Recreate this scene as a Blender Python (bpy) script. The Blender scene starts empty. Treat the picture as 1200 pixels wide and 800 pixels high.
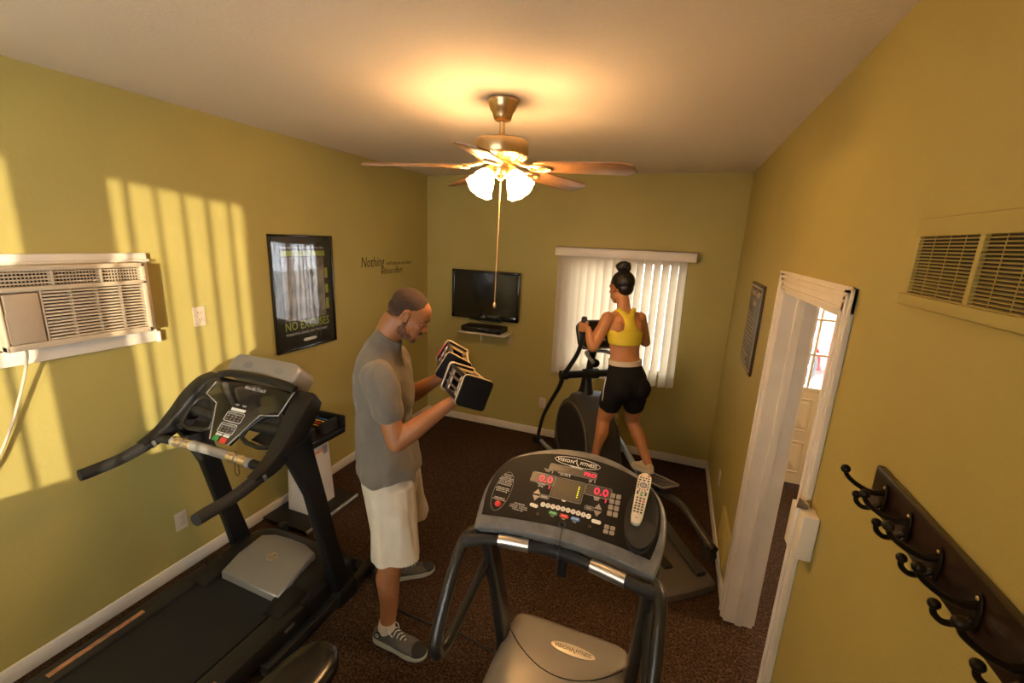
import bpy, bmesh, math, random
from mathutils import Vector, Matrix, Euler, noise

# ---------------------------------------------------------------- camera, light, exposure
SC = bpy.context.scene
COL = SC.collection
R_ = math.radians
SC.view_settings.view_transform = 'Standard'
SC.view_settings.look = 'None'
SC.view_settings.exposure = 0.42
SC.view_settings.gamma = 1.0
SC.view_settings.use_curve_mapping = False
SC.cycles.use_denoising = True
SC.cycles.max_bounces = 10
SC.cycles.diffuse_bounces = 6
SC.cycles.glossy_bounces = 4
SC.cycles.transmission_bounces = 8
SC.cycles.sample_clamp_indirect = 12.0
SC.cycles.caustics_reflective = False
SC.cycles.caustics_refractive = False

LX, RX, DY, HZ = -2.665, 0.493, 4.307, 2.74        # left wall, right wall, back wall, ceiling
REAR = -0.95                                       # wall behind the photographer

yaw, pitch, roll, FPX, CAMZ = 0.35594, -0.23103, -0.04432, 506.775, 2.10283
cam = bpy.data.cameras.new('camera')
cam.sensor_width = 36.0
cam.lens = FPX / 1200.0 * 36.0
cam.clip_start = 0.01
camo = bpy.data.objects.new('camera', cam)
COL.objects.link(camo)
_r = Matrix.Rotation(yaw, 3, 'Z') @ Matrix.Rotation(pitch, 3, 'X') @ Matrix.Rotation(roll, 3, 'Y')
_cx, _cy, _cz = _r.col[0], _r.col[1], _r.col[2]
camo.matrix_world = Matrix((( _cx[0], _cz[0], -_cy[0], 0), (_cx[1], _cz[1], -_cy[1], 0), (_cx[2], _cz[2], -_cy[2], CAMZ), (0, 0, 0, 1)))
SC.camera = camo

world = bpy.data.worlds.new('sky')
SC.world = world
world.use_nodes = True
_bg = world.node_tree.nodes['Background']
_bg.inputs[0].default_value = (0.93, 0.97, 1.0, 1)
_bg.inputs[1].default_value = 15.0

SUN_DIR = Vector((-0.62, 0.78, -0.085)).normalized()
sun = bpy.data.lights.new('sun', 'SUN')
sun.energy = 5.2
sun.color = (1.0, 0.86, 0.62)
sun.angle = R_(0.5)
suno = bpy.data.objects.new('sun', sun)
suno.rotation_euler = SUN_DIR.to_track_quat('-Z', 'Y').to_euler()
suno.location = (6, -8, 3)
COL.objects.link(suno)

for _n, _c, _s, _rot in (('window_portal', (-1.3, -1.10, 1.62), (1.2, 1.7), (90, 0, 0)), ('window_portal', (-0.4, -1.10, 1.62), (.7, 1.7), (90, 0, 0)), ('window_portal', (-.48, 4.46, 1.42), (1.1, 1.15), (-90, 0, 0)), ('window_portal', (1.29, 4.42, 1.4), (.6, .95), (-90, 0, 0))):
    _l = bpy.data.lights.new(_n, 'AREA'); _l.shape = 'RECTANGLE'; _l.size, _l.size_y = _s; _l.cycles.is_portal = True
    _o = bpy.data.objects.new(_n, _l); _o.location = _c; _o.rotation_euler = tuple(R_(a) for a in _rot); COL.objects.link(_o)
LAMP = 60.0          # emission of the fan's glass shades
LAMP_COL = (1.0, 0.56, 0.22)

# ---------------------------------------------------------------- helpers
MATS = {}
def mat(name, col, rough=0.6, metal=0.0, spec=0.5, bump=0.0, scale=50.0, var=0.0, coat=0.0, vscale=None, emit=None, estr=0.0, trans=0.0, sheen=0.0):
    if name in MATS: return MATS[name]
    m = bpy.data.materials.new(name); m.use_nodes = True
    nt = m.node_tree; b = nt.nodes['Principled BSDF']
    def c4(c): return (c[0], c[1], c[2], 1)
    b.inputs['Base Color'].default_value = c4(col)
    b.inputs['Roughness'].default_value = rough
    b.inputs['Metallic'].default_value = metal
    b.inputs['Specular IOR Level'].default_value = spec
    b.inputs['Coat Weight'].default_value = coat
    b.inputs['Transmission Weight'].default_value = trans
    b.inputs['Sheen Weight'].default_value = sheen
    tc = nt.nodes.new('ShaderNodeTexCoord')
    n = nt.nodes.new('ShaderNodeTexNoise'); n.inputs['Scale'].default_value = scale; n.inputs['Detail'].default_value = 4
    nt.links.new(tc.outputs['Object'], n.inputs['Vector'])
    if bump > 0:
        bp = nt.nodes.new('ShaderNodeBump'); bp.inputs['Strength'].default_value = bump; bp.inputs['Distance'].default_value = 0.004
        nt.links.new(n.outputs['Fac'], bp.inputs['Height']); nt.links.new(bp.outputs['Normal'], b.inputs['Normal'])
    n2 = nt.nodes.new('ShaderNodeTexNoise'); n2.inputs['Scale'].default_value = vscale or scale; n2.inputs['Detail'].default_value = 3
    nt.links.new(tc.outputs['Object'], n2.inputs['Vector'])
    r = nt.nodes.new('ShaderNodeValToRGB')
    r.color_ramp.elements[0].position = 0.3; r.color_ramp.elements[1].position = 0.7
    v = max(var, 0.015)
    r.color_ramp.elements[0].color = c4([max(0, x * (1 - v)) for x in col]); r.color_ramp.elements[1].color = c4([min(1, x * (1 + v)) for x in col])
    nt.links.new(n2.outputs['Fac'], r.inputs['Fac']); nt.links.new(r.outputs['Color'], b.inputs['Base Color'])
    if emit:
        b.inputs['Emission Color'].default_value = c4(emit); b.inputs['Emission Strength'].default_value = estr
    MATS[name] = m
    return m

def obj(name, me, m=None, parent=None):
    if not me.name: me.name = name
    o = bpy.data.objects.new(name, me); COL.objects.link(o)
    if m is not None and len(me.materials) == 0: me.materials.append(m)
    if parent is not None: o.parent = parent
    return o
def tag(o, label=None, cat=None, group=None, kind=None):
    if label: o['label'] = label
    if cat: o['category'] = cat
    if group: o['group'] = group
    if kind: o['kind'] = kind
    return o
def thing(name, label, cat, loc=(0, 0, 0), rotz=0.0, group=None):
    o = bpy.data.objects.new(name, None); COL.objects.link(o)
    o.empty_display_size = 0.1
    o.location = loc; o.rotation_euler = (0, 0, rotz)
    return tag(o, label, cat, group)
def dup(o, parent=None):
    c = o.copy(); COL.objects.link(c)
    if parent is not None: c.parent = parent
    for ch in list(o.children): dup(ch, c)
    return c

def frame(o, x, y):
    """matrix with origin o, local z along x cross y"""
    x = Vector(x).normalized(); z = x.cross(Vector(y)).normalized(); y = z.cross(x)
    return Matrix(((x[0], y[0], z[0], o[0]), (x[1], y[1], z[1], o[1]), (x[2], y[2], z[2], o[2]), (0, 0, 0, 1)))
def crm(pts, n=6, closed=False):
    """smooth curve through points (values may carry radii as extra coordinates)"""
    P = [list(p) for p in pts]; out = []; N = len(P)
    segs = N if closed else N - 1
    for i in range(segs):
        g = lambda k: P[k % N] if closed else P[min(max(k, 0), N - 1)]
        a, b, c, d = g(i - 1), g(i), g(i + 1), g(i + 2)
        for k in range(n):
            t = k / n
            out.append([0.5 * ((2 * b[j]) + (-a[j] + c[j]) * t + (2 * a[j] - 5 * b[j] + 4 * c[j] - d[j]) * t * t + (-a[j] + 3 * b[j] - 3 * c[j] + d[j]) * t ** 3) for j in range(len(b))])
    if not closed: out.append(P[-1])
    return out

class MB:
    def __init__(s): s.bm = bmesh.new(); s.T = Matrix.Identity(4)
    def v(s, co): return s.bm.verts.new(s.T @ Vector(co))
    def face(s, vs):
        try: return s.bm.faces.new(vs)
        except ValueError: return None
    def loft(s, rings, cap=True, closed=False):
        R = [[s.v(p) for p in r] for r in rings]
        n = len(R[0]); m = len(R)
        for i in range(m if closed else m - 1):
            a, b = R[i], R[(i + 1) % m]
            for j in range(n): s.face((a[j], a[(j + 1) % n], b[(j + 1) % n], b[j]))
        if cap and not closed:
            s.face(list(reversed(R[0]))); s.face(R[-1])
        return s
    def box(s, lo, hi, bev=0.0, seg=2):
        x0, y0, z0 = [min(a, b) for a, b in zip(lo, hi)]; x1, y1, z1 = [max(a, b) for a, b in zip(lo, hi)]
        b2 = bmesh.new(); bmesh.ops.create_cube(b2, size=1)
        for v in b2.verts: v.co = Vector((x0 + (v.co.x + .5) * (x1 - x0), y0 + (v.co.y + .5) * (y1 - y0), z0 + (v.co.z + .5) * (z1 - z0)))
        if bev > 0:
            bev = min(bev, 0.49 * min(x1 - x0, y1 - y0, z1 - z0))
            bmesh.ops.bevel(b2, geom=list(b2.edges), offset=bev, segments=seg, affect='EDGES', profile=0.5)
        s.add(b2); return s
    def add(s, b2):
        mp = {}
        for v in b2.verts: mp[v] = s.v(v.co)
        for f in b2.faces: s.face([mp[v] for v in f.verts])
        b2.free()
    def tube(s, pts, r, seg=12, smooth=0, closed=False, flat=1.0, cap=True):
        """r: number or list; flat squashes the section"""
        P = [tuple(p) for p in pts]
        rr = list(r) if isinstance(r, (list, tuple)) else [r] * len(P)
        if smooth:
            q = crm([list(p) + [a] for p, a in zip(P, rr)], smooth, closed); P = [p[:3] for p in q]; rr = [p[3] for p in q]
        P = [Vector(p) for p in P]; N = len(P); rings = []; up = None
        for i in range(N):
            if closed: t = P[(i + 1) % N] - P[i - 1]
            else: t = P[min(i + 1, N - 1)] - P[max(i - 1, 0)]
            if t.length < 1e-9: t = Vector((0, 0, 1))
            t.normalize()
            if up is None: up = t.orthogonal().normalized() if flat == 1.0 else (Vector((0, 0, 1)) - t * t.z if abs(t.z) < .95 else Vector((0, 1, 0))).normalized()
            up = (up - t * up.dot(t)).normalized(); sd = t.cross(up)
            rings.append([P[i] + (up * math.cos(2 * math.pi * k / seg) * flat + sd * math.sin(2 * math.pi * k / seg)) * rr[i] for k in range(seg)])
        return s.loft(rings, cap, closed)
    def capsule(s, a, b, ra, rb=None, seg=14, k=5):
        rb = ra if rb is None else rb
        a, b = Vector(a), Vector(b); t = (b - a); L = t.length
        t = t.normalized() if L > 1e-9 else Vector((0, 0, 1)); L = max(L, 1e-6)
        u = t.orthogonal().normalized(); w = t.cross(u); rings = []
        for i in range(1, k + 1):
            an = math.pi / 2 * (1 - i / k); rings.append((a - t * ra * math.sin(an), ra * math.cos(an)))
        for i in range(0, k):
            an = math.pi / 2 * i / k; rings.append((b + t * rb * math.sin(an), rb * math.cos(an)))
        return s.loft([[c + (u * math.cos(2 * math.pi * j / seg) + w * math.sin(2 * math.pi * j / seg)) * max(r, 1e-4) for j in range(seg)] for c, r in rings])
    def chain(s, pts, rad, seg=14):
        for i in range(len(pts) - 1): s.capsule(pts[i], pts[i + 1], rad[i], rad[i + 1], seg)
        return s
    def ell(s, c, r, seg=24, rings=14, rot=None):
        M = Matrix.Translation(c) @ (rot.to_4x4() if rot else Matrix.Identity(4)) @ Matrix.Diagonal((r[0], r[1], r[2], 1))
        b2 = bmesh.new(); bmesh.ops.create_uvsphere(b2, u_segments=seg, v_segments=rings, radius=1, matrix=M); s.add(b2); return s
    def ellloft(s, secs, seg=28, smooth=0, power=2.0):
        """secs: (cx, cy, cz, rx, ry) horizontal ellipses, optional tilt about y as 6th"""
        secs = [list(q) + [0.0] * (6 - len(q)) for q in secs]
        if smooth: secs = crm(secs, smooth)
        rings = []
        for cx, cy, cz, rx, ry, tl in secs:
            ring = []
            for k in range(seg):
                a = 2 * math.pi * k / seg; ca, sa = math.cos(a), math.sin(a)
                px = rx * math.copysign(abs(ca) ** (2 / power), ca); py = ry * math.copysign(abs(sa) ** (2 / power), sa)
                ring.append((cx + px * math.cos(tl), cy + py, cz - px * math.sin(tl)))
            rings.append(ring)
        return s.loft(rings)
    def lathe(s, prof, seg=32, o=(0, 0, 0), cap=True):
        return s.loft([[(o[0] + r * math.cos(2 * math.pi * k / seg), o[1] + r * math.sin(2 * math.pi * k / seg), o[2] + z) for k in range(seg)] for r, z in prof], cap)
    def prism(s, poly, z0, z1, bev=0.0):
        b2 = bmesh.new(); f = b2.faces.new([b2.verts.new((p[0], p[1], z0)) for p in poly])
        r = bmesh.ops.extrude_face_region(b2, geom=[f])
        for e in r['geom']:
            if isinstance(e, bmesh.types.BMVert): e.co.z = z1
        bmesh.ops.recalc_face_normals(b2, faces=b2.faces)
        if bev > 0:
            ed = [e for e in b2.edges if abs(e.verts[0].co.z - e.verts[1].co.z) < 1e-6]
            bmesh.ops.bevel(b2, geom=ed, offset=bev, segments=2, affect='EDGES', profile=0.5)
        s.add(b2); return s
    def build(s, name, m, parent=None, smooth=None, label=None):
        bmesh.ops.recalc_face_normals(s.bm, faces=s.bm.faces)
        me = bpy.data.meshes.new(name); s.bm.to_mesh(me); s.bm.free()
        if smooth is not None:
            for p in me.polygons: p.use_smooth = True
            if smooth < 180: me.set_sharp_from_angle(angle=R_(smooth))
        o = obj(name, me, m, parent)
        if label: o['label'] = label
        return o
    def blob(s, name, m, parent=None, voxel=0.005, iters=4, disp=None, fac=0.5, label=None):
        """fuse everything collected into one continuous smooth skin"""
        bmesh.ops.recalc_face_normals(s.bm, faces=s.bm.faces)
        me = bpy.data.meshes.new('tmp'); s.bm.to_mesh(me); s.bm.free()
        t = bpy.data.objects.new('tmp', me); COL.objects.link(t)
        r = t.modifiers.new('r', 'REMESH'); r.mode = 'VOXEL'; r.voxel_size = voxel; r.use_smooth_shade = True
        if iters:
            q = t.modifiers.new('s', 'SMOOTH'); q.factor = fac; q.iterations = iters
        dg = bpy.context.evaluated_depsgraph_get(); dg.update()
        m2 = bpy.data.meshes.new_from_object(t.evaluated_get(dg)); bpy.data.objects.remove(t); bpy.data.meshes.remove(me)
        m2.name = name; m2.materials.clear()
        if disp:
            ns = [v.normal.copy() for v in m2.vertices]
            for v, n in zip(m2.vertices, ns): v.co += n * disp(v.co)
        for p in m2.polygons: p.use_smooth = True
        o = obj(name, m2, m, parent)
        if label: o['label'] = label
        return o

def text(name, s, size, M, m, parent=None, extrude=0.0004, ax='CENTER', ay='CENTER', shear=0.0, sx=1.0, space=1.0, bold=0.0, lines=1.0):
    cu = bpy.data.curves.new('tmp', 'FONT'); cu.body = s; cu.size = size; cu.extrude = extrude; cu.align_x = ax; cu.align_y = ay
    cu.shear = shear; cu.space_character = space; cu.offset = bold; cu.resolution_u = 2; cu.space_line = lines
    t = bpy.data.objects.new('tmp', cu); COL.objects.link(t)
    dg = bpy.context.evaluated_depsgraph_get(); dg.update()
    me = bpy.data.meshes.new_from_object(t.evaluated_get(dg)); bpy.data.objects.remove(t)
    me.transform(M @ Matrix.Diagonal((sx, 1, 1, 1))); me.materials.clear(); me.name = name
    return obj(name, me, m, parent)
def rrect(w, h, r, n=4, cx=0, cy=0):
    out = []
    for qx, qy, a0 in ((1, 1, 0), (-1, 1, 90), (-1, -1, 180), (1, -1, 270)):
        for k in range(n + 1):
            a = R_(a0 + 90 * k / n); out.append((cx + qx * (w / 2 - r) + r * math.cos(a), cy + qy * (h / 2 - r) + r * math.sin(a)))
    return out
def oval(a, b, n=24, cx=0, cy=0): return [(cx + a * math.cos(2 * math.pi * k / n), cy + b * math.sin(2 * math.pi * k / n)) for k in range(n)]

# ---------------------------------------------------------------- materials
WALL = mat('olive_wall_paint', (0.44, 0.36, 0.108), 0.62, bump=0.22, scale=55, var=0.04, vscale=2.0, spec=0.35)
CEIL = mat('ceiling_paint', (0.80, 0.71, 0.62), 0.85, bump=0.25, scale=70, spec=0.2)
WHITE = mat('white_trim_paint', (0.80, 0.72, 0.60), 0.45, bump=0.1, scale=30, var=0.05, vscale=6)
BLACK = mat('black_plastic', (0.012, 0.011, 0.010), 0.45, spec=.35, bump=0.08, scale=300)
BLACKG = mat('black_gloss_plastic', (0.008, 0.008, 0.008), 0.12, coat=0.4)
BLACKM = mat('black_rubber', (0.018, 0.017, 0.015), 0.7, bump=0.2, scale=200)
BLKMET = mat('black_painted_steel', (0.02, 0.019, 0.017), 0.32, bump=0.03, scale=80)
STEEL = mat('brushed_steel', (0.62, 0.58, 0.52), 0.3, metal=0.95)
SILVER = mat('silver_plastic', (0.31, 0.295, 0.27), 0.4, metal=0.35, bump=0.05, scale=200)
GREYP = mat('dark_grey_cast_plastic', (0.15, 0.148, 0.142), 0.36, bump=0.12, scale=60, var=0.25, vscale=18)
BRASS = mat('antique_brass', (0.72, 0.52, 0.28), 0.30, metal=1.0, var=0.1, vscale=12)
BROWNW = mat('dark_stained_wood', (0.022, 0.010, 0.007), 0.3, bump=0.1, scale=40, var=0.3, vscale=8, coat=0.2)
IRON = mat('oil_rubbed_bronze', (0.018, 0.013, 0.010), 0.38, metal=0.6)
INK_W = mat('white_print', (0.75, 0.73, 0.68), 0.5)
INK_G = mat('grey_print', (0.28, 0.27, 0.25), 0.5)
INK_B = mat('dark_print', (0.03, 0.022, 0.012), 0.6)
RED = mat('red_button', (0.75, 0.05, 0.03), 0.35)
GREEN = mat('green_button', (0.04, 0.30, 0.07), 0.35)
BLUE = mat('blue_button', (0.05, 0.22, 0.62), 0.35)
ORANGE = mat('orange_plastic', (0.85, 0.20, 0.03), 0.4)
YELLOW = mat('yellow_strip', (0.85, 0.60, 0.03), 0.45)
LEDR = mat('red_led', (0.3, 0.0, 0.02), 0.4, emit=(1.0, 0.03, 0.08), estr=0.85)
LEDY = mat('yellow_led', (0.3, 0.3, 0.0), 0.4, emit=(0.9, 1.0, 0.05), estr=0.9)
IVORY = mat('ivory_plastic', (0.62, 0.50, 0.36), 0.4)
SHEET = mat('screen_black', (0.006, 0.006, 0.006), 0.18, coat=0.3)

def carpet_mat():
    m = mat('brown_carpet', (0.075, 0.045, 0.026), 0.95, bump=1.0, scale=260, spec=0.1)
    nt = m.node_tree; b = nt.nodes['Principled BSDF']
    tc = nt.nodes.new('ShaderNodeTexCoord')
    n1 = nt.nodes.new('ShaderNodeTexNoise'); n1.inputs['Scale'].default_value = 75; n1.inputs['Detail'].default_value = 5; n1.inputs['Roughness'].default_value = 0.8
    n2 = nt.nodes.new('ShaderNodeTexVoronoi'); n2.inputs['Scale'].default_value = 110
    mx = nt.nodes.new('ShaderNodeMath'); mx.operation = 'MULTIPLY_ADD'; mx.inputs[1].default_value = 0.35
    nt.links.new(tc.outputs['Object'], n1.inputs['Vector']); nt.links.new(tc.outputs['Object'], n2.inputs['Vector'])
    nt.links.new(n2.outputs['Distance'], mx.inputs[0]); nt.links.new(n1.outputs['Fac'], mx.inputs[2])
    r = nt.nodes.new('ShaderNodeValToRGB'); e = r.color_ramp.elements
    e[0].position = 0.42; e[0].color = (0.008, 0.0045, 0.003, 1); e[1].position = 0.86; e[1].color = (0.115, 0.066, 0.038, 1)
    k = e.new(0.62); k.color = (0.034, 0.018, 0.010, 1)
    nt.links.new(mx.outputs[0], r.inputs['Fac']); nt.links.new(r.outputs['Color'], b.inputs['Base Color'])
    return m
CARPET = carpet_mat()
def glass_mat(name='window_glass', tint=(1, 1, 1), f0=0.04):
    m = bpy.data.materials.new(name); m.use_nodes = True; nt = m.node_tree; nt.nodes.clear()
    o = nt.nodes.new('ShaderNodeOutputMaterial'); mx = nt.nodes.new('ShaderNodeMixShader'); t = nt.nodes.new('ShaderNodeBsdfTransparent'); g = nt.nodes.new('ShaderNodeBsdfGlossy')
    t.inputs[0].default_value = (*tint, 1); g.inputs['Roughness'].default_value = 0.03
    lw = nt.nodes.new('ShaderNodeLayerWeight'); lw.inputs['Blend'].default_value = .5
    pw = nt.nodes.new('ShaderNodeMath'); pw.operation = 'POWER'; pw.inputs[1].default_value = 5
    ma = nt.nodes.new('ShaderNodeMath'); ma.operation = 'MULTIPLY_ADD'; ma.inputs[1].default_value = 1 - f0; ma.inputs[2].default_value = f0
    nt.links.new(lw.outputs['Facing'], pw.inputs[0]); nt.links.new(pw.outputs[0], ma.inputs[0])
    nt.links.new(ma.outputs[0], mx.inputs[0]); nt.links.new(t.outputs[0], mx.inputs[1]); nt.links.new(g.outputs[0], mx.inputs[2]); nt.links.new(mx.outputs[0], o.inputs[0])
    return m
GLASS = glass_mat()
DIMGLASS = glass_mat('dimmed_window_glass', (.60, .60, .60))  # grey tint added to the back pane to cut daylight behind the blinds
def blind_mat():
    m = bpy.data.materials.new('vinyl_blind'); m.use_nodes = True; nt = m.node_tree; b = nt.nodes['Principled BSDF']; o = nt.nodes['Material Output']
    b.inputs['Base Color'].default_value = (0.82, 0.74, 0.60, 1); b.inputs['Roughness'].default_value = 0.5
    t = nt.nodes.new('ShaderNodeBsdfTranslucent'); t.inputs[0].default_value = (0.86, 0.78, 0.62, 1)
    mx = nt.nodes.new('ShaderNodeMixShader'); mx.inputs[0].default_value = 0.025
    nt.links.new(b.outputs[0], mx.inputs[1]); nt.links.new(t.outputs[0], mx.inputs[2]); nt.links.new(mx.outputs[0], o.inputs[0])
    return m
BLIND = blind_mat()

# ---------------------------------------------------------------- room shell
def struct(mb, name, m, smooth=None): return tag(mb.build(name, m, None, smooth), kind='structure')
DO0, DO1, DOZ = 1.60, 2.435, 1.93            # doorway in the right wall
WN0, WN1, WNZ0, WNZ1 = -1.02, 0.06, 0.86, 1.98  # window in the back wall
RW = [(-1.75, -0.94), (-0.82, -0.12)]          # windows in the rear wall
RZ0, RZ1 = 1.05, 2.66
TH = 0.14
struct(MB().box((LX - TH, REAR - TH, -0.1), (3.2, 7.0, 0)), 'floor', CARPET)
struct(MB().box((LX - TH, REAR - TH, HZ), (3.2, DY + TH, HZ + 0.1)), 'ceiling', CEIL)
struct(MB().box((LX - TH, REAR - TH, 0), (LX, DY + TH, HZ)), 'wall_left', WALL)
b = MB()
b.box((LX, DY, 0), (WN0, DY + TH, HZ)).box((WN1, DY, 0), (RX + TH, DY + TH, HZ)).box((WN0, DY, 0), (WN1, DY + TH, WNZ0)).box((WN0, DY, WNZ1), (WN1, DY + TH, HZ))
struct(b, 'wall_back', WALL)
b = MB()
b.box((RX, REAR, 0), (RX + TH, DO0, HZ)).box((RX, DO1, 0), (RX + TH, DY, HZ)).box((RX, DO0, DOZ), (RX + TH, DO1, HZ))
struct(b, 'wall_right', WALL)
b = MB(); xs = [LX, RW[0][0], RW[0][1], RW[1][0], RW[1][1], RX + TH]
for i in range(0, 6, 2): b.box((xs[i], REAR - TH, 0), (xs[i + 1], REAR, HZ))
for a, c in RW: b.box((a, REAR - TH, 0), (c, REAR, RZ0)).box((a, REAR - TH, RZ1), (c, REAR, HZ))
struct(b, 'wall_rear', WALL)
BBH = 0.085
def baseboard(name, lo, hi): struct(MB().box(lo, hi, 0.006), name, WHITE, 40)
baseboard('baseboard_left', (LX, REAR, 0), (LX + 0.014, DY, BBH))
baseboard('baseboard_back', (LX + 0.014, DY - 0.014, 0), (RX, DY, BBH))
baseboard('baseboard_right', (RX - 0.014, DO1 + 0.08, 0), (RX, DY - 0.014, BBH))
baseboard('baseboard_front', (RX - 0.014, REAR, 0), (RX, DO0 - 0.08, BBH))

# window in the back wall: frame, sash, glass
b = MB()
for lo, hi in (((WN0, DY + .03, WNZ0), (WN0 + .05, DY + .11, WNZ1)), ((WN1 - .05, DY + .03, WNZ0), (WN1, DY + .11, WNZ1)), ((WN0, DY + .03, WNZ0), (WN1, DY + .11, WNZ0 + .05)), ((WN0, DY + .03, WNZ1 - .05), (WN1, DY + .11, WNZ1)), ((-.51, DY + .04, WNZ0), (-.46, DY + .1, WNZ1))):
    b.box(lo, hi, 0.004)
w1 = struct(b, 'window_1', WHITE)
MB().box((WN0 + .05, DY + .065, WNZ0 + .05), (WN1 - .05, DY + .07, WNZ1 - .05)).build('pane', DIMGLASS, w1)
MB().box((WN0 - .0, DY - .0, WNZ0 - .02), (WN1, DY + .03, WNZ0), .003).build('sill', WHITE, w1)
for i, (a, c) in enumerate(RW):
    b = MB()
    for lo, hi in (((a, REAR - .12, RZ0), (a + .04, REAR - .04, RZ1)), ((c - .04, REAR - .12, RZ0), (c, REAR - .04, RZ1)), ((a, REAR - .12, RZ0), (c, REAR - .04, RZ0 + .04)), ((a, REAR - .12, RZ1 - .04), (c, REAR - .04, RZ1))): b.box(lo, hi, .003)
    w = struct(b, 'window_%d' % (i + 2), WHITE)
    MB().box((a + .04, REAR - .08, RZ0 + .04), (c - .04, REAR - .076, RZ1 - .04)).build('pane', GLASS, w)

# doorway casing and jambs
def casing(x, sgn):
    b = MB()
    w = 0.078
    def board(lo, hi):
        b.box(lo, hi, .002)
    for (y0, y1, z0, z1) in ((DO0 - w, DO0, 0, DOZ + w), (DO1, DO1 + w, 0, DOZ + w), (DO0 - w, DO1 + w, DOZ, DOZ + w)):
        board((x, y0, z0), (x + sgn * .012, y1, z1))
    # fluted ridges
    for k, (o, t) in enumerate(((0.004, .020), (.028, .016), (.050, .022), (.070, .018))):
        b.box((x + sgn * .010, DO0 - o - .012, 0), (x + sgn * t, DO0 - o, DOZ + o + .012), .003)
        b.box((x + sgn * .010, DO1 + o, 0), (x + sgn * t, DO1 + o + .012, DOZ + o + .012), .003)
        b.box((x + sgn * .010, DO0 - o - .012, DOZ + o), (x + sgn * t, DO1 + o + .012, DOZ + o + .012), .003)
    return b
struct(casing(RX, -1), 'trim_1', WHITE, 40)
struct(casing(RX + TH, 1), 'trim_2', WHITE, 40)
b = MB()
b.box((RX - .004, DO0 - .002, 0), (RX + TH + .004, DO0 + .018, DOZ)).box((RX - .004, DO1 - .018, 0), (RX + TH + .004, DO1 + .002, DOZ)).box((RX - .004, DO0, DOZ - .018), (RX + TH + .004, DO1, DOZ + .002))
b.box((RX + .055, DO0 + .018, 0), (RX + .09, DO0 + .03, DOZ - .018), .003).box((RX + .055, DO1 - .03, 0), (RX + .09, DO1 - .018, DOZ - .018), .003).box((RX + .055, DO0 + .018, DOZ - .03), (RX + .09, DO1 - .018, DOZ - .018), .003)
struct(b, 'trim_3', WHITE, 40)

# vestibule beyond the doorway: wall with an exterior door whose upper half is glazed
VY = 4.337
EX0, EX1, EZ = 0.86, 1.72, 1.99
CREAM = mat('cream_hall_paint', (0.72, 0.60, 0.42), 0.6, bump=0.1, scale=50)
b = MB()
b.box((RX + TH, VY, 0), (EX0, VY + .12, HZ)).box((EX1, VY, 0), (3.2, VY + .12, HZ)).box((EX0, VY, EZ), (EX1, VY + .12, HZ))
struct(b, 'wall_hall_back', CREAM)
struct(MB().box((3.1, REAR, 0), (3.2, VY, HZ)), 'wall_hall_right', CREAM)
struct(MB().box((RX + TH, REAR - .1, 0), (3.2, REAR, HZ)), 'wall_hall_front', CREAM)
DOORP = mat('door_paint', (0.78, 0.66, 0.50), 0.4, bump=0.05, scale=40)
gx0, gx1, gz0, gz1 = 1.00, 1.58, 0.93, 1.86
b = MB(); y0, y1 = VY + .02, VY + .065
b.box((EX0, y0, 0.005), (gx0, y1, EZ)).box((gx1, y0, .005), (EX1, y1, EZ)).box((gx0, y0, .005), (gx1, y1, gz0)).box((gx0, y0, gz1), (gx1, y1, EZ))
ed = struct(b, 'door_1', DOORP)
b = MB()
for (px, pw) in ((1.135, .24), (1.445, .24)):
    for (pz, ph) in ((0.27, .30), (0.68, .30)):
        pts = rrect(pw, ph, .01); 
        b.T = Matrix.Translation((px, y0, pz)) @ Matrix.Rotation(R_(90), 4, 'X')
        b.tube([(p[0], p[1], 0) for p in pts], .008, 8, closed=True)
        b.prism(rrect(pw - .06, ph - .06, .01), -0.001, .008, .004)
b.build('raised_panel', DOORP, ed, 40)
b = MB()
for k in (1, 2): 
    x = gx0 + (gx1 - gx0) * k / 3; b.box((x - .010, y0 - .004, gz0), (x + .010, y1 + .004, gz1), .003)
for k in (1, 2): 
    z = gz0 + (gz1 - gz0) * k / 3; b.box((gx0, y0 - .005, z - .010), (gx1, y1 + .005, z + .010), .003)
for lo, hi in (((gx0 - .02, y0 - .008, gz0 - .02), (gx0 + .012, y1, gz1 + .02)), ((gx1 - .012, y0 - .008, gz0 - .02), (gx1 + .02, y1, gz1 + .02)), ((gx0, y0 - .008, gz0 - .02), (gx1, y1, gz0 + .012)), ((gx0, y0 - .008, gz1 - .012), (gx1, y1, gz1 + .02))): b.box(lo, hi, .003)
b.build('muntin', DOORP, ed, 40)
MB().box((gx0, y0 + .018, gz0), (gx1, y0 + .022, gz1)).build('pane', GLASS, ed)
b = MB(); b.T = Matrix.Translation((EX1 - .07, y0, .98)) @ Matrix.Rotation(R_(90), 4, 'X'); b.lathe([(.03, 0), (.03, .006), (.012, .01), (.011, .035), (.026, .045), (.03, .06), (.02, .072), (.0, .074)], 20)
b.build('door_knob', BRASS, ed, 180)
# flush ceiling lamp in the hall
t = thing('hall_ceiling_lamp', 'round frosted ceiling lamp in the hall beyond the doorway', 'ceiling lamp', (1.6, 2.6, HZ))
b = MB(); b.lathe([(0, 0), (.15, 0), (.15, -.02), (.14, -.025), (0, -.025)], 32); b.build('base', BRASS, t, 40)
b = MB(); b.lathe([(.135, -.024), (.13, -.05), (.10, -.085), (.05, -.1), (0, -.103)], 32); b.build('shade', mat('lit_hall_glass', (.8, .7, .6), .5, emit=(1.0, .72, .42), estr=150.0), t, 180)
# unseen roof added over the rear windows to hold back high sky light
struct(MB().box((-4.2, REAR - 2.0, 2.78), (2.5, REAR - TH, 2.9)), 'sky_blocker_roof', WHITE)
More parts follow.
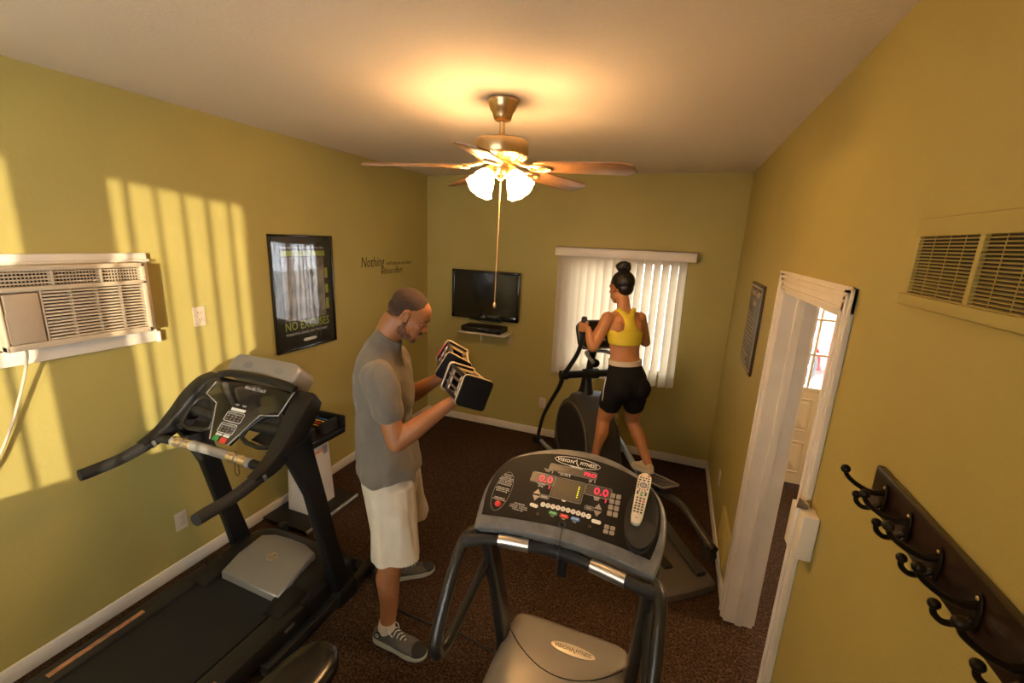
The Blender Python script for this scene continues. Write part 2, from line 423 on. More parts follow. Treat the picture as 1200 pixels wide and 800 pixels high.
# ground outside
struct(MB().box((-8, VY + .3, -0.12), (14, 30, -0.02)), 'ground', mat('pavement', (0.52, 0.50, 0.47), 0.9, bump=.3, scale=30, var=.1))
struct(MB().box((-12, -22, -0.12), (14, REAR - .3, -0.02)), 'ground_front', mat('pale_concrete', (0.72, 0.70, 0.66), .9, bump=.3, scale=30))

# ---------------------------------------------------------------- left wall things
LW = lambda y, z, d=0.0: frame((LX + d, y, z), (0, 1, 0), (0, 0, 1))
RWF = lambda y, z, d=0.0: frame((RX - d, y, z), (0, -1, 0), (0, 0, 1))
BW = lambda x, z, d=0.0: frame((x, DY - d, z), (1, 0, 0), (0, 0, 1))
def at_root(t): return Matrix.Translation(-t.location)

BEIGE = mat('beige_appliance_plastic', (0.56, 0.45, 0.31), 0.42, bump=0.04, scale=90)
BEIGE2 = mat('tan_control_cover', (0.50, 0.385, 0.26), 0.4)
DARKIN = mat('dark_interior', (0.03, 0.022, 0.014), 0.8)
t = thing('air_conditioner', 'beige through-wall air conditioner in a white wooden frame, cord hanging', 'air conditioner', (LX, 1.10, 1.45))
B0 = at_root(t) @ LW(1.15, 1.73)
b = MB(); b.T = B0
b.box((-.56, .185, 0), (.335, .222, .03), .004).box((-.56, -.255, 0), (.335, -.185, .03), .004).box((.285, -.2, 0), (.335, .2, .028), .004).box((-.56, -.2, 0), (-.51, .2, .028), .004)
b.box((-.56, .178, 0), (.34, .19, .045), .003).box((.33, -.26, 0), (.345, -.2, .04), .003)
b.build('wall_frame', WHITE, t, 40)
b = MB(); b.T = B0
b.box((-.51, -.185, 0), (-.275, .178, .05), .004)
for k in range(9): b.box((-.50 + k * .025, -.18, .05), (-.488 + k * .025, .172, .056), .002)
b.build('side_panel', BEIGE, t, 40)
b = MB(); b.T = B0
b.box((-.27, -.178, 0), (.275, .178, .075), .006)
for lo, hi in (((-.27, -.178, .07), (.275, -.150, .112)), ((-.27, .155, .07), (.275, .178, .112)), ((.255, -.178, .07), (.275, .178, .112)), ((-.27, -.178, .07), (-.258, .178, .112)), ((-.27, .070, .07), (.275, .092, .112)), ((-.137, -.16, .07), (-.128, .075, .108))): b.box(lo, hi, .005)
b.build('body', BEIGE, t, 40)
b = MB(); b.T = B0
b.box((-.258, .092, .076), (.255, .155, .079)).box((-.128, -.15, .076), (.255, .070, .079))
b.build('recess', DARKIN, t)
b = MB(); b.T = B0
for x in (-.085, .09): b.box((x - .005, .092, .08), (x + .005, .155, .110), .002)
for k in range(4): 
    z = .100 + k * .015
    b.box((-.258, z, .085), (.255, z + .006, .104), .001)
for k in range(42):
    x = -.25 + k * .0122; b.box((x, .092, .082), (x + .0025, .155, .088))
b.build('air_vent', BEIGE, t, 40)
b = MB(); b.T = B0
for k in range(15):
    z = -.148 + k * .0147
    b.box((-.128, z, .084), (.255, z + .008, .108), .001)
for x in (-.032, .064, .16): b.box((x - .0015, -.15, .085), (x + .0015, .07, .109))
b.build('intake_grille', BEIGE, t, 40)
b = MB(); b.T = B0
b.box((-.252, -.148, .075), (-.143, .064, .113), .004); b.box((-.256, -.14, .08), (-.252, -.02, .114))
b.build('control_cover', BEIGE2, t, 40)
b = MB()
P = [Vector(p) - t.location for p in ((LX + .08, .935, 1.57), (LX + .09, .943, 1.54), (LX + .06, .935, 1.45), (LX + .04, .905, 1.33), (LX + .03, .86, 1.20), (LX + .03, .80, 1.08), (LX + .03, .70, .92), (LX + .03, .60, .6), (LX + .02, .56, .38))]
b.tube(P, .004, 8, smooth=6, flat=1.5)
b.build('power_cord', mat('cord_beige', (0.50, 0.40, 0.29), .5), t, 180)

# duplex outlet plates
def outlet(M0, label, plugs=True):
    loc = M0.translation
    t = thing('wall_outlet', label, 'outlet', loc)
    B = at_root(t) @ M0
    b = MB(); b.T = B; b.prism(rrect(.072, .118, .006), 0, .006, .002); b.build('cover_plate', IVORY, t, 40)
    for s in (-1, 1):
        b = MB(); b.T = B @ Matrix.Translation((0, s * .021, 0)); b.prism(rrect(.034, .028, .012), .005, .0085, .001); sk = b.build('socket', IVORY, t, 40)
        b = MB(); b.T = B @ Matrix.Translation((0, s * .021, .0086)); b.box((-.009, -.003, 0), (-.0065, .007, .0004)).box((.0065, -.003, 0), (.009, .007, .0004)).box((-.002, -.010, 0), (.002, -.006, .0004)); b.build('slot', INK_B, sk)
    return t
outlet(LW(1.735, 1.572), 'ivory outlet high on the left wall between air conditioner and poster')
outlet(LW(1.479, .34), 'ivory outlet low on the left wall, beside the silver-hooded treadmill')
outlet(BW(-1.215, .38), 'ivory outlet on the back wall left of the elliptical flywheel')
outlet(BW(-.44, .345), 'small outlet on the back wall just left of the woman\'s knee')
outlet(RWF(3.42, .38), 'outlet low on the right wall near the far corner')

# poster
t = thing('framed_poster', 'black framed glossy poster with green lettering, reflecting a bright window', 'poster', (LX, 2.54, 1.207))
B0 = at_root(t) @ LW(2.54, 1.639)
PW, PH = .59, .86
b = MB(); b.T = B0
for lo, hi in (((-PW / 2, -PH / 2, 0), (-PW / 2 + .014, PH / 2, .022)), ((PW / 2 - .014, -PH / 2, 0), (PW / 2, PH / 2, .022)), ((-PW / 2, -PH / 2, 0), (PW / 2, -PH / 2 + .014, .022)), ((-PW / 2, PH / 2 - .014, 0), (PW / 2, PH / 2, .022))): b.box(lo, hi, .003)
b.build('frame', mat('black_gloss_frame', (.012, .010, .009), .18, coat=.5), t, 40)
POST = mat('poster_print', (0.05, 0.04, 0.035), 0.5, var=.3, vscale=14)
b = MB(); b.T = B0; b.box((-PW / 2 + .01, -PH / 2 + .01, .004), (PW / 2 - .01, PH / 2 - .01, .009)); b.build('print', mat('poster_black', (.007, .006, .005), .5, spec=.2), t)
PHO = mat('poster_photo', (0.19, 0.17, 0.14), 0.55, var=.75, vscale=9)
b = MB(); b.T = B0; b.box((-.20, -.20, .009), (.20, .27, .0095)); b.build('picture', PHO, t)
PGR = mat('poster_green', (0.30, 0.36, 0.03), 0.5)
b = MB(); b.T = B0; b.box((-.20, .275, .009), (.215, .315, .010))
for z0, z1 in ((-.02, .05), (-.15, -.06), (.10, .18)):
    b2 = MB(); b2.T = B0; b2.box((.205, z0, .0096), (.235, z1, .0102)); b2.build('colour_block', PGR, t)
b.build('colour_block', PGR, t)
o = text('slogan', 'NO EXCUSES', .092, B0 @ Matrix.Translation((.01, -.245, .0105)), PGR, t, bold=.002, sx=.80)
text('small_print', "TODAY'S A GOOD DAY TO START", .026, B0 @ Matrix.Translation((.0, -.305, .0105)), INK_W, t)
text('small_print', 'TAKE THE TIME AND GET OUT FOR TIME', .022, B0 @ Matrix.Translation((.0, .335, .0105)), INK_W, t)
b = MB(); b.T = B0 @ Matrix.Translation((.02, -.365, .0)); b.prism([(-.07, 0), (-.05, .012), (.05, .012), (.07, 0), (.05, -.012), (-.05, -.012)], .009, .0105); b.build('badge', INK_W, t)
b = MB(); b.T = B0; b.box((-PW / 2 + .012, -PH / 2 + .012, .013), (PW / 2 - .012, PH / 2 - .012, .0145))
gp = glass_mat('poster_glass', (1, 1, 1), .06); gp.node_tree.nodes['Glossy BSDF'].inputs['Roughness'].default_value = .02
nb = gp.node_tree.nodes.new('ShaderNodeBump'); nz = gp.node_tree.nodes.new('ShaderNodeTexNoise'); nz.inputs['Scale'].default_value = 5; nb.inputs['Distance'].default_value = .004; nb.inputs['Strength'].default_value = .12
gp.node_tree.links.new(nz.outputs['Fac'], nb.inputs['Height']); gp.node_tree.links.new(nb.outputs['Normal'], gp.node_tree.nodes['Glossy BSDF'].inputs['Normal'])
b.build('glazing', gp, t)

# wall lettering
t = thing('wall_lettering', 'dark script lettering decal on the left wall beside the poster', 'lettering', (LX, 3.55, 1.75))
A = at_root(t)
INKL = mat('decal_brown', (.045, .032, .012), .7)
text('word', 'Nothing', .135, A @ LW(3.19, 1.80, .001), INKL, t, ax='LEFT', shear=.2, sx=.74, ay='BOTTOM_BASELINE')
text('word', 'worth having was ever achieved', .052, A @ LW(3.56, 1.81, .001), INKL, t, ax='LEFT', shear=.2, sx=.62, ay='BOTTOM_BASELINE')
text('word', 'without effort', .092, A @ LW(3.47, 1.725, .001), INKL, t, ax='LEFT', shear=.2, sx=.66, ay='BOTTOM_BASELINE')

# ---------------------------------------------------------------- back wall things
t = thing('television', 'black flat-screen television mounted on the back wall', 'television', (-1.9, DY, 1.24))
B0 = at_root(t) @ BW(-1.905, 1.508)
b = MB(); b.T = B0
b.box((-.06, -.1, 0), (.06, .1, .03), .004); b.build('wall_mount', BLKMET, t, 40)
b = MB(); b.T = B0
b.box((-.39, -.262, .03), (.39, .262, .085), .01); b.box((-.30, -.2, .02), (.30, .2, .04), .01)
for lo, hi in (((-.39, .235, .08), (.39, .262, .094)), ((-.39, -.262, .08), (.39, -.205, .094)), ((-.39, -.262, .08), (-.362, .262, .094)), ((.362, -.262, .08), (.39, .262, .094))): b.box(lo, hi, .004)
b.build('bezel', BLACKG, t, 40)
b = MB(); b.T = B0; b.box((-.365, -.208, .082), (.365, .238, .0885)); b.build('screen', SHEET, t)
b = MB(); b.T = B0; b.prism(rrect(.05, .010, .004), .094, .0955); b.T = B0 @ Matrix.Translation((0, -.235, 0)); b.prism(rrect(.045, .009, .003), .0935, .0948); 
b2 = MB(); b2.T = B0 @ Matrix.Translation((-.01, -.235, 0)); b2.prism(rrect(.05, .009, .003), .0935, .0948); b.bm.free(); b2.build('nameplate', INK_G, t)
b = MB(); b.T = B0; b.prism([(-.19, -.278), (.2, -.278), (.17, -.262), (-.16, -.262)], .045, .08, .003); b.build('speaker_strip', BLACK, t, 40)

t = thing('wall_shelf', 'small white bracket shelf under the television', 'shelf', (-1.85, DY, 1.0))
B0 = at_root(t) @ BW(-1.85, 1.112)
b = MB(); b.T = B0; b.box((-.285, 0, 0), (.255, .014, .25), .003); b.build('board', WHITE, t, 40)
for x in (-.12, .215):
    b = MB(); b.T = B0; b.box((x - .011, -.13, 0), (x + .011, 0, .006), .001).box((x - .011, -.006, 0), (x + .011, 0, .2), .001)
    b.prism([(x - .003, 0), (x + .003, 0), (x + .003, -.08), (x - .003, -.08)], .0, .006)
    b.build('bracket', WHITE, t, 40)
t = thing('cable_box', 'black cable box lying on the small shelf under the television', 'cable box', (-1.87, DY - .12, 1.126))
B0 = at_root(t) @ BW(-1.87, 1.1265)
b = MB(); b.T = B0; b.box((-.235, .006, .03), (.225, .062, .235), .006); 
for x in (-.2, .19):
    for z in (.05, .21): b.box((x - .012, 0, z - .012), (x + .012, .008, z + .012))
b.build('case', BLACK, t, 40)
b = MB(); b.T = B0; b.box((-.23, .012, .2345), (.22, .056, .239), .001); fp = b.build('front_panel', BLACKG, t, 40)
b = MB(); b.T = B0; b.box((-.03, .028, .2388), (.03, .042, .2396)); b.build('clock_window', mat('smoked_display', (.03, .01, .01), .2), fp)
b = MB(); b.T = B0
for k in range(5): b.box((.08 + k * .022, .03, .2388), (.092 + k * .022, .037, .2402))
b.build('button', GREYP, fp)
b = MB(); b.T = B0; b.tube([(-.15, .125, .02), (-.16, .10, .03), (-.10, .085, .03), (.0, .08, .035), (.10, .085, .04), (.16, .11, .03), (.165, .125, .02)], .0035, 6, smooth=5); b.build('cable', BLACKM, t, 180)

# vertical blinds of the back window
t = thing('vertical_blinds', 'cream vertical blinds glowing over the back wall window', 'blinds', (-.5, DY, 2.03))
B0 = at_root(t) @ BW(-.505, 2.02)
b = MB(); b.T = B0; b.box((-.64, -.045, .115), (.645, .042, .127), .003).box((-.64, .03, .0), (.645, .042, .127), .003).box((-.64, -.045, .0), (-.628, .042, .12), .002).box((.633, -.045, 0), (.645, .042, .12), .002)
b.build('valance', WHITE, t, 40)
b = MB(); b.T = B0; b.box((-.61, -.015, .04), (.62, .02, .085), .003); b.build('head_rail', IVORY, t, 40)
random.seed(4)
NS = 16
for k in range(NS):
    x = -.575 + k * .0745 + random.uniform(-.004, .004)
    sway = 0.0
    if k >= NS - 2: sway = .03
    zb = -1.245 + (.0 if k < 8 else -.0) + random.uniform(-.006, .006)
    ang = R_(random.uniform(31, 37)) if k < 7 else R_(random.uniform(38, 47))
    b = MB(); b.T = B0 @ Matrix.Translation((x, 0, .065)) @ Matrix.Rotation(ang, 4, 'Y')
    rings = []
    for i in range(9):
        f = i / 8; z = -.01 + (zb + .01) * f
        ring = []
        for j in range(9):
            g = -1 + 2 * j / 8
            ring.append((g * .0445 + sway * f * 0.6, z, .006 * (1 - g * g) + .012 * f * sway * 10 + .0035 * math.sin(3 * f + k)))
        rings.append(ring)
    vv = [[b.v(p) for p in r] for r in rings]
    for i in range(8):
        for j in range(8): b.face((vv[i][j], vv[i][j + 1], vv[i + 1][j + 1], vv[i + 1][j]))
    bmesh.ops.solidify(b.bm, geom=list(b.bm.faces), thickness=.0008)
    b.build('blind_slat', BLIND, t, 60)
# rear windows' blinds (out of frame behind the camera, they rake the sun on the left wall)
t = thing('vertical_blinds', 'open vertical blinds on the rear window behind the camera', 'blinds', (-1.1, REAR, 2.69))
b = MB(); b.box((-1.80 + 1.1, .03, -.01), (-.08 + 1.1, .10, .04), .003); b.build('head_rail', WHITE, t, 40)
k = 0; x = -1.78
while x < -.12:
    b = MB(); b.T = Matrix.Translation((x + 1.1, .065, -.02)) @ Matrix.Rotation(R_(38.5 + 11 + 2.0 * math.sin(k * 1.7)), 4, 'Z')
    b.box((-.001, -.040, -1.78), (.001, .040, 0)); b.build('blind_slat', BLIND, t)
    x += .108; k += 1

# ---------------------------------------------------------------- ceiling fan
FX, FY = -.865, 2.065
t = thing('ceiling_fan', 'brass ceiling fan with wooden blades, lit glass shades and pull chain', 'ceiling fan', (FX, FY, HZ))
b = MB(); b.lathe([(.0, -.001), (.072, -.001), (.074, -.008), (.070, -.016), (.066, -.03), (.060, -.045), (.050, -.058), (.044, -.075), (.040, -.088), (.03, -.094), (.0, -.095)], 36); b.build('canopy', BRASS, t, 50)
b = MB(); b.lathe([(.0, -.09), (.013, -.09), (.013, -.165), (.0, -.165)], 20); b.build('downrod', BRASS, t, 50)
b = MB(); b.lathe([(.0, -.155), (.02, -.156), (.03, -.166), (.075, -.170), (.116, -.176), (.128, -.184), (.130, -.192), (.131, -.24), (.128, -.248), (.126, -.25), (.110, -.262), (.085, -.272), (.06, -.276), (.0, -.277)], 44); mo = b.build('motor_housing', BRASS, t, 35)
b = MB()
for k in range(26):
    a = 2 * math.pi * k / 26; b.T = Matrix.Rotation(a, 4, 'Z'); b.tube([(.126, 0, -.252), (.115, 0, -.260), (.098, .004, -.268)], .004, 6)
b.build('vent_rib', BRASS, mo, 60)
BLW = mat('walnut_blade', (0.36, 0.175, 0.070), 0.35, bump=.05, scale=20, var=.25, vscale=10, coat=.1)
A0 = 66
for k in range(5):
    a = R_(A0 + 72 * k)
    M = Matrix.Rotation(a, 4, 'Z') @ Matrix.Translation((0, 0, -.292)) @ Matrix.Rotation(R_(3.0), 4, 'Y') @ Matrix.Rotation(R_(-12), 4, 'X')
    b = MB(); b.T = M
    pts = [(.19, -.045), (.24, -.058), (.40, -.066), (.60, -.070), (.648, -.038), (.648, .038), (.60, .070), (.40, .066), (.24, .058), (.19, .045)]
    b.prism(pts, -.004, .004, .0015); bl = b.build('blade', BLW, t, 40)
    b = MB(); b.T = Matrix.Rotation(a, 4, 'Z')
    b.tube([(.07, 0, -.272), (.11, 0, -.288), (.15, 0, -.298), (.19, 0, -.300)], [.010, .009, .008, .008], 8, smooth=4)
    b.T = M
    b.tube([(.155, 0, -.008), (.175, .028, -.008), (.215, .036, -.008), (.25, .022, -.008), (.265, 0, -.008), (.25, -.022, -.008), (.215, -.036, -.008), (.175, -.028, -.008)], .006, 8, smooth=3, closed=True)
    b.box((.17, -.03, -.007), (.255, .03, -.0042), .001)
    for sx, sy in ((.2, .018), (.2, -.018), (.245, 0)): b.ell((sx, sy, -.008), (.006, .006, .003), 10, 6)
    b.build('blade_iron', BRASS, t, 60)
b = MB(); b.lathe([(.0, -.27), (.05, -.272), (.056, -.285), (.055, -.325), (.05, -.338), (.03, -.346), (.012, -.352), (.01, -.36), (.0, -.362)], 30); b.build('switch_housing', BRASS, t, 40)
def glow_mat():
    m = bpy.data.materials.new('lit_frosted_glass'); m.use_nodes = True; nt = m.node_tree; nt.nodes.clear()
    o = nt.nodes.new('ShaderNodeOutputMaterial'); e = nt.nodes.new('ShaderNodeEmission'); e.inputs[0].default_value = (*LAMP_COL, 1); e.inputs[1].default_value = LAMP
    nt.links.new(e.outputs[0], o.inputs[0]); return m
GLOW = glow_mat()
for k, ad in enumerate((-112, -22, 68, 158)):
    a = R_(ad); M = Matrix.Rotation(a, 4, 'Z') @ Matrix.Translation((.070, 0, -.318)) @ Matrix.Rotation(R_(180 - 40), 4, 'Y')
    b = MB(); b.T = Matrix.Rotation(a, 4, 'Z'); b.tube([(.03, 0, -.298), (.056, 0, -.300), (.076, 0, -.318)], .011, 10, smooth=3)
    b.T = M; b.lathe([(.014, -.008), (.024, .0), (.027, .016), (.024, .022)], 20); lf = b.build('lamp_holder', BRASS, t, 50)
    b = MB(); b.T = M
    prof = [(.022, .012), (.028, .020), (.040, .040), (.048, .06), (.051, .08), (.055, .098), (.064, .112), (.061, .114), (.050, .10), (.046, .08), (.042, .06), (.034, .04), (.022, .022)]
    b.loft([[(r * (1 + (.05 * math.cos(8 * 2 * math.pi * j / 40) if i in (5, 6, 7) else 0)) * math.cos(2 * math.pi * j / 40), r * (1 + (.05 * math.cos(8 * 2 * math.pi * j / 40) if i in (5, 6, 7) else 0)) * math.sin(2 * math.pi * j / 40), z) for j in range(40)] for i, (r, z) in enumerate(prof)], cap=False)
    b.build('glass_shade', GLOW, t, 60)
    b = MB(); b.T = M; b.ell((0, 0, .062), (.024, .024, .034), 16, 10); b.build('bulb', GLOW, t, 180)
b = MB(); b.tube([(.02, -.045, -.335), (.022, -.05, -.40), (.012, -.05, -.95)], .0022, 6); 
for i in range(60): b.ell((.0215 - .0095 * i / 60, -.05, -.38 - .0095 * i), (.0034, .0034, .0036), 6, 4)
b.ell((.012, -.05, -.965), (.008, .008, .016), 12, 8)
b.build('pull_chain', mat('pull_chain_brass', (.75, .52, .26), .35, metal=.7), t, 180)

# ---------------------------------------------------------------- right wall things
t = thing('rules_sign', 'narrow brown framed rules sign on the right wall, left of the doorway', 'sign', (RX, 3.11, 1.35))
B0 = at_root(t) @ RWF(3.11, 1.625)
SB = mat('sign_brown', (.06, .036, .016), .4)
SI = mat('sign_print', (.48, .38, .22), .5)
b = MB(); b.T = B0; b.box((-.22, -.275, 0), (.22, .275, .016), .003); b.build('panel', SB, t, 40)
b = MB(); b.T = B0
for lo, hi in (((-.205, .250, .016), (.205, .258, .018)), ((-.205, -.258, .016), (.205, -.250, .018)), ((-.205, -.258, .016), (-.199, .258, .018)), ((.199, -.258, .016), (.205, .258, .018))): b.box(lo, hi)
b.build('border', SI, t)
text('heading', 'Fitness Center\nRules', .062, B0 @ Matrix.Translation((0, .185, .0165)), SI, t, bold=.001, sx=.9)
body = ['No lifeguard or', 'attendant on duty at any', 'time in this room.', 'Persons under the age of', 'sixteen must be with an', 'adult at all times. Use the', 'equipment at your own risk.', 'Wipe down the machines', 'after each use. Proper', 'shoes must be worn.', 'No food or glass allowed.', 'Please return all', 'weights to their racks.']
for k, s in enumerate(body): text('rule_line', s, .026, B0 @ Matrix.Translation((-.185, .085 - k * .0265, .0165)), SI, t, ax='LEFT')

t = thing('air_return_vent', 'painted louvred air vent high on the right wall', 'vent', (RX, 1.0, 2.0))
B0 = at_root(t) @ RWF(1.24, 2.0)
b = MB(); b.T = B0 
b.box((0, .0, 0), (.62, .024, .02), .004).box((0, .146, 0), (.62, .185, .014), .004).box((0, 0, 0), (.026, .15, .0135), .004).box((.230, 0, 0), (.246, .15, .0135), .003).box((.45, 0, 0), (.466, .15, .0135), .003).box((.60, 0, 0), (.62, .15, .0135), .003)
b.build('frame', WALL, t, 40)
b = MB(); b.T = B0; b.box((.02, .02, .001), (.61, .15, .0055)); b.build('recess', DARKIN, t)
b = MB(); b.T = B0
for k in range(18):
    z = .0255 + k * .0068
    b.T = B0 @ Matrix.Translation((0, z, .0095)) @ Matrix.Rotation(R_(12), 4, 'X')
    b.box((.02, -.0004, -.004), (.61, .0012, .004))
b.T = B0
for x in (.085, .140, .19, .30, .355, .41): b.box((x - .0006, .02, .0112), (x + .0006, .15, .0124))
b.build('louvre', WALL, t)
t = thing('low_wall_grille', 'olive painted return air grille low on the right wall beside the baseboard', 'vent', (RX, 2.72, .2))
b = MB(); b.T = at_root(t) @ RWF(2.75, .30)
b.box((-.20, -.13, 0), (.20, .13, .022), .006)
b.build('frame', WALL, t, 40)
b = MB(); b.T = at_root(t) @ RWF(2.75, .30)
for k in range(11): b.box((-.17, -.1 + k * .0185, .022), (.17, -.09 + k * .0185, .027), .001)
b.build('louvre', WALL, t, 40)

# strike box on the near jamb
t = thing('door_strike_cover', 'white painted metal strike cover on the near door casing', 'strike cover', (RX, 1.51, 1.30))
A = at_root(t)
b = MB(); b.T = A; b.box((RX - .045, DO0 - .185, 1.17), (RX - .002, DO0 - .125, 1.32), .003); b.box((RX - .055, DO0 - .130, 1.17), (RX - .012, DO0 - .085, 1.32), .003)
b.build('cover', WHITE, t, 40)
b = MB(); b.T = A @ Matrix.Translation((RX - .04, DO0 - .12, 1.321)); b.prism([(-.016, -.02), (.016, -.02), (.0, .025)], 0, .014, .002); b.build('latch_tab', mat('dull_metal', (.22, .19, .15), .4, metal=.8), t, 40)

# coat rack
t = thing('coat_rack', 'dark wooden coat rack board with bronze double hooks on the right wall', 'coat rack', (RX, .8, 1.545))
B0 = at_root(t) @ RWF(.56, 1.593)
b = MB(); b.T = B0; b.box((-.583, -.048, 0), (.42, .048, .017), .005); b.build('board', BROWNW, t, 40)
for k in range(8):
    yy = 1.075 - .107 * k
    if yy < .15: break
    h = MB(); h.T = at_root(t) @ RWF(yy, 1.593, .017)
    h.prism(oval(.013, .034, 20), 0, .005, .002)
    h.tube([(0, .012, .004), (0, .008, .024), (0, .018, .050), (0, .034, .072), (0, .048, .080)], [.007, .006, .005, .0048, .0045], 10, smooth=5)
    h.ell((0, .052, .080), (.0095, .0095, .0095), 14, 10)
    h.tube([(0, -.014, .004), (0, -.026, .018), (0, -.030, .034), (0, -.020, .047), (0, -.008, .050)], [.006, .0055, .005, .0048, .0045], 10, smooth=5)
    h.ell((0, -.003, .050), (.0085, .0085, .0085), 14, 10)
    hk = h.build('hook', IRON, t, 60)
    h = MB(); h.T = at_root(t) @ RWF(yy, 1.593, .022)
    for z in (.024, -.024): h.ell((0, z, 0), (.004, .004, .002), 10, 6)
    h.build('screw', BRASS, hk, 180)

# ---------------------------------------------------------------- left treadmill (user faces the back wall)
TX = -2.015
t = thing('treadmill', 'black treadmill along the left wall with silver motor hood and green and red console buttons', 'treadmill', (TX, .8, 0))
A = at_root(t)
def W(mb): mb.T = A; return mb
RAILG = mat('treadmill_side_rail', (0.021, 0.019, 0.017), 0.55, bump=.25, scale=140)
BELT = mat('treadmill_belt', (0.010, 0.009, 0.008), 0.8, bump=.25, scale=400)
WOODG = mat('worn_orange_strip', (0.42, 0.20, 0.10), .5, var=.3, vscale=30)
# deck
b = W(MB()); b.box((-2.37, -.22, .05), (-1.66, 1.45, .125), .01); b.box((-2.30, -.25, .03), (-1.73, 1.9, .075), .01); b.build('deck', BLACK, t, 40)
b = W(MB())
prof = [(-.22, .128), (1.40, .128), (1.43, .150), (1.40, .164), (-.20, .164), (-.24, .150)]
b.loft([[(x, y, z) for y, z in prof] for x in (-2.275, -1.755)]); b.build('belt', BELT, t)
for x0, x1 in ((-2.40, -2.285), (-1.745, -1.625)):
    b = W(MB()); b.box((x0, -.28, .075), (x1, 1.42, .175), .018); sr = b.build('side_rail', RAILG, t, 40)
b = W(MB()); b.box((-2.352, .70, .1745), (-2.326, 1.07, .179), .001); b.build('rail_strip', WOODG, t, 40)
b = W(MB()); b.box((-1.668, .42, .1745), (-1.644, .96, .179), .001); b.build('rail_strip', WOODG, t, 40)
b = W(MB()); b.box((-1.632, .42, .176), (-1.612, .935, .184), .005); b.build('rail_marker', ORANGE, t, 40, label='orange marker')
b = W(MB()); b.box((-1.624, 1.28, .13), (-1.618, 1.34, .145), .001); b.build('badge', STEEL, t, 40)
# base frame
b = W(MB())
for x in (-2.40, -1.62): b.box((x - .03, 1.15, .0), (x + .03, 1.92, .065), .012)
b.box((-2.40, 1.84, .01), (-1.62, 1.92, .06), .012)
b.build('base_frame', BLKMET, t, 40)
for x in (-2.40, -1.62):
    b = W(MB()); b.T = A @ frame((x, 1.95, .045), (0, 1, 0), (0, 0, 1)); b.lathe([(0, -.02), (.04, -.02), (.045, -.012), (.045, .012), (.04, .02), (0, .02)], 24); b.build('transport_wheel', BLACKM, t, 40)
# motor cover: black shroud with silver hood
def hood(poly0, poly1, z0, z1): pass
b = W(MB())
secs = []
for y, h, w in ((1.385, .155, .36), (1.42, .19, .372), (1.50, .215, .38), (1.62, .222, .385), (1.74, .205, .38), (1.83, .16, .36), (1.88, .09, .33)):
    ring = []
    for k in range(24):
        a = math.pi * k / 23; ca = math.cos(a); sa = math.sin(a)
        ring.append((TX + w * math.copysign(abs(ca) ** .35, ca), y, .06 + (h - .06) * sa ** .35 if sa > 1e-6 else .06))
    secs.append(ring)
b.loft(secs); b.build('motor_cover', BLACK, t, 50)
b = W(MB())
P = [(-2.205, 1.385), (-1.765, 1.375), (-1.77, 1.45), (-1.79, 1.60), (-1.80, 1.665), (-1.90, 1.695), (-2.02, 1.70), (-2.14, 1.69), (-2.21, 1.655), (-2.215, 1.5)]
b2 = MB(); b2.T = A; 
zf = lambda y: .205 + .055 * math.sin(min(1, max(0, (y - 1.36) / .28)) * math.pi / 2)
b2.loft([[(TX + (x - TX) * s, y if s == 1 else 1.54 + (y - 1.54) * s, z + zf(y if s == 1 else 1.54 + (y - 1.54) * s)) for x, y in P] for s, z in ((1, -.06), (1, -.012), (.985, -.003), (.95, 0.0), (.7, 0), (.4, 0), (.1, .0))])
b.bm.free(); hd = b2.build('motor_hood', SILVER, t, 50)
GOLD = mat('gold_emblem', (.62, .48, .25), .35, metal=.7)
b = W(MB()); b.T = A @ Matrix.Translation((-1.985, 1.535, .266)); b.tube([(x, y, 0) for x, y in oval(.028, .028, 24)], .0022, 6, closed=True)
b.tube([(-.018, -.018, 0), (-.012, .018, 0), (.010, -.018, 0), (.018, .020, 0)], .003, 6); b.tube([(-.040, .002, 0), (-.018, .004, 0)], .0018, 6); b.tube([(.020, .004, 0), (.048, .002, 0)], .0018, 6)
b.build('emblem', GOLD, hd, 60)
for x in (-2.275, -1.735):
    b = W(MB()); b.loft([[(x + px, y, pz) for px, pz in ((-w, .12), (-w, h - .012), (-w + .012, h), (w - .012, h), (w, h - .012), (w, .12))] for y, w, h in ((1.30, .058, .180), (1.33, .062, .190), (1.38, .066, .205), (1.43, .068, .212), (1.47, .066, .205))]); b.build('end_cap', BLACK, t, 60)
# uprights
for x in (-2.40, -1.625):
    b = W(MB())
    def sec(y, z, wx, wy): return [(x + px, y + py * .9, z + py * .22) for px, py in rrect(wx, wy, .015, 3)]
    b.loft([sec(1.68, .02, .075, .13), sec(1.66, .12, .07, .12), sec(1.60, .40, .062, .105), sec(1.52, .80, .062, .105), sec(1.46, 1.0, .065, .14), sec(1.43, 1.10, .07, .17)])
    b.build('upright', BLACK, t, 50)
    b = W(MB()); b.loft([[(x + px, 1.685 + py, z) for px, py in rrect(w, w * 1.7, .02, 3)] for z, w in ((.0, .10), (.07, .1), (.10, .085))]); b.build('upright_foot', BLACK, t, 50)
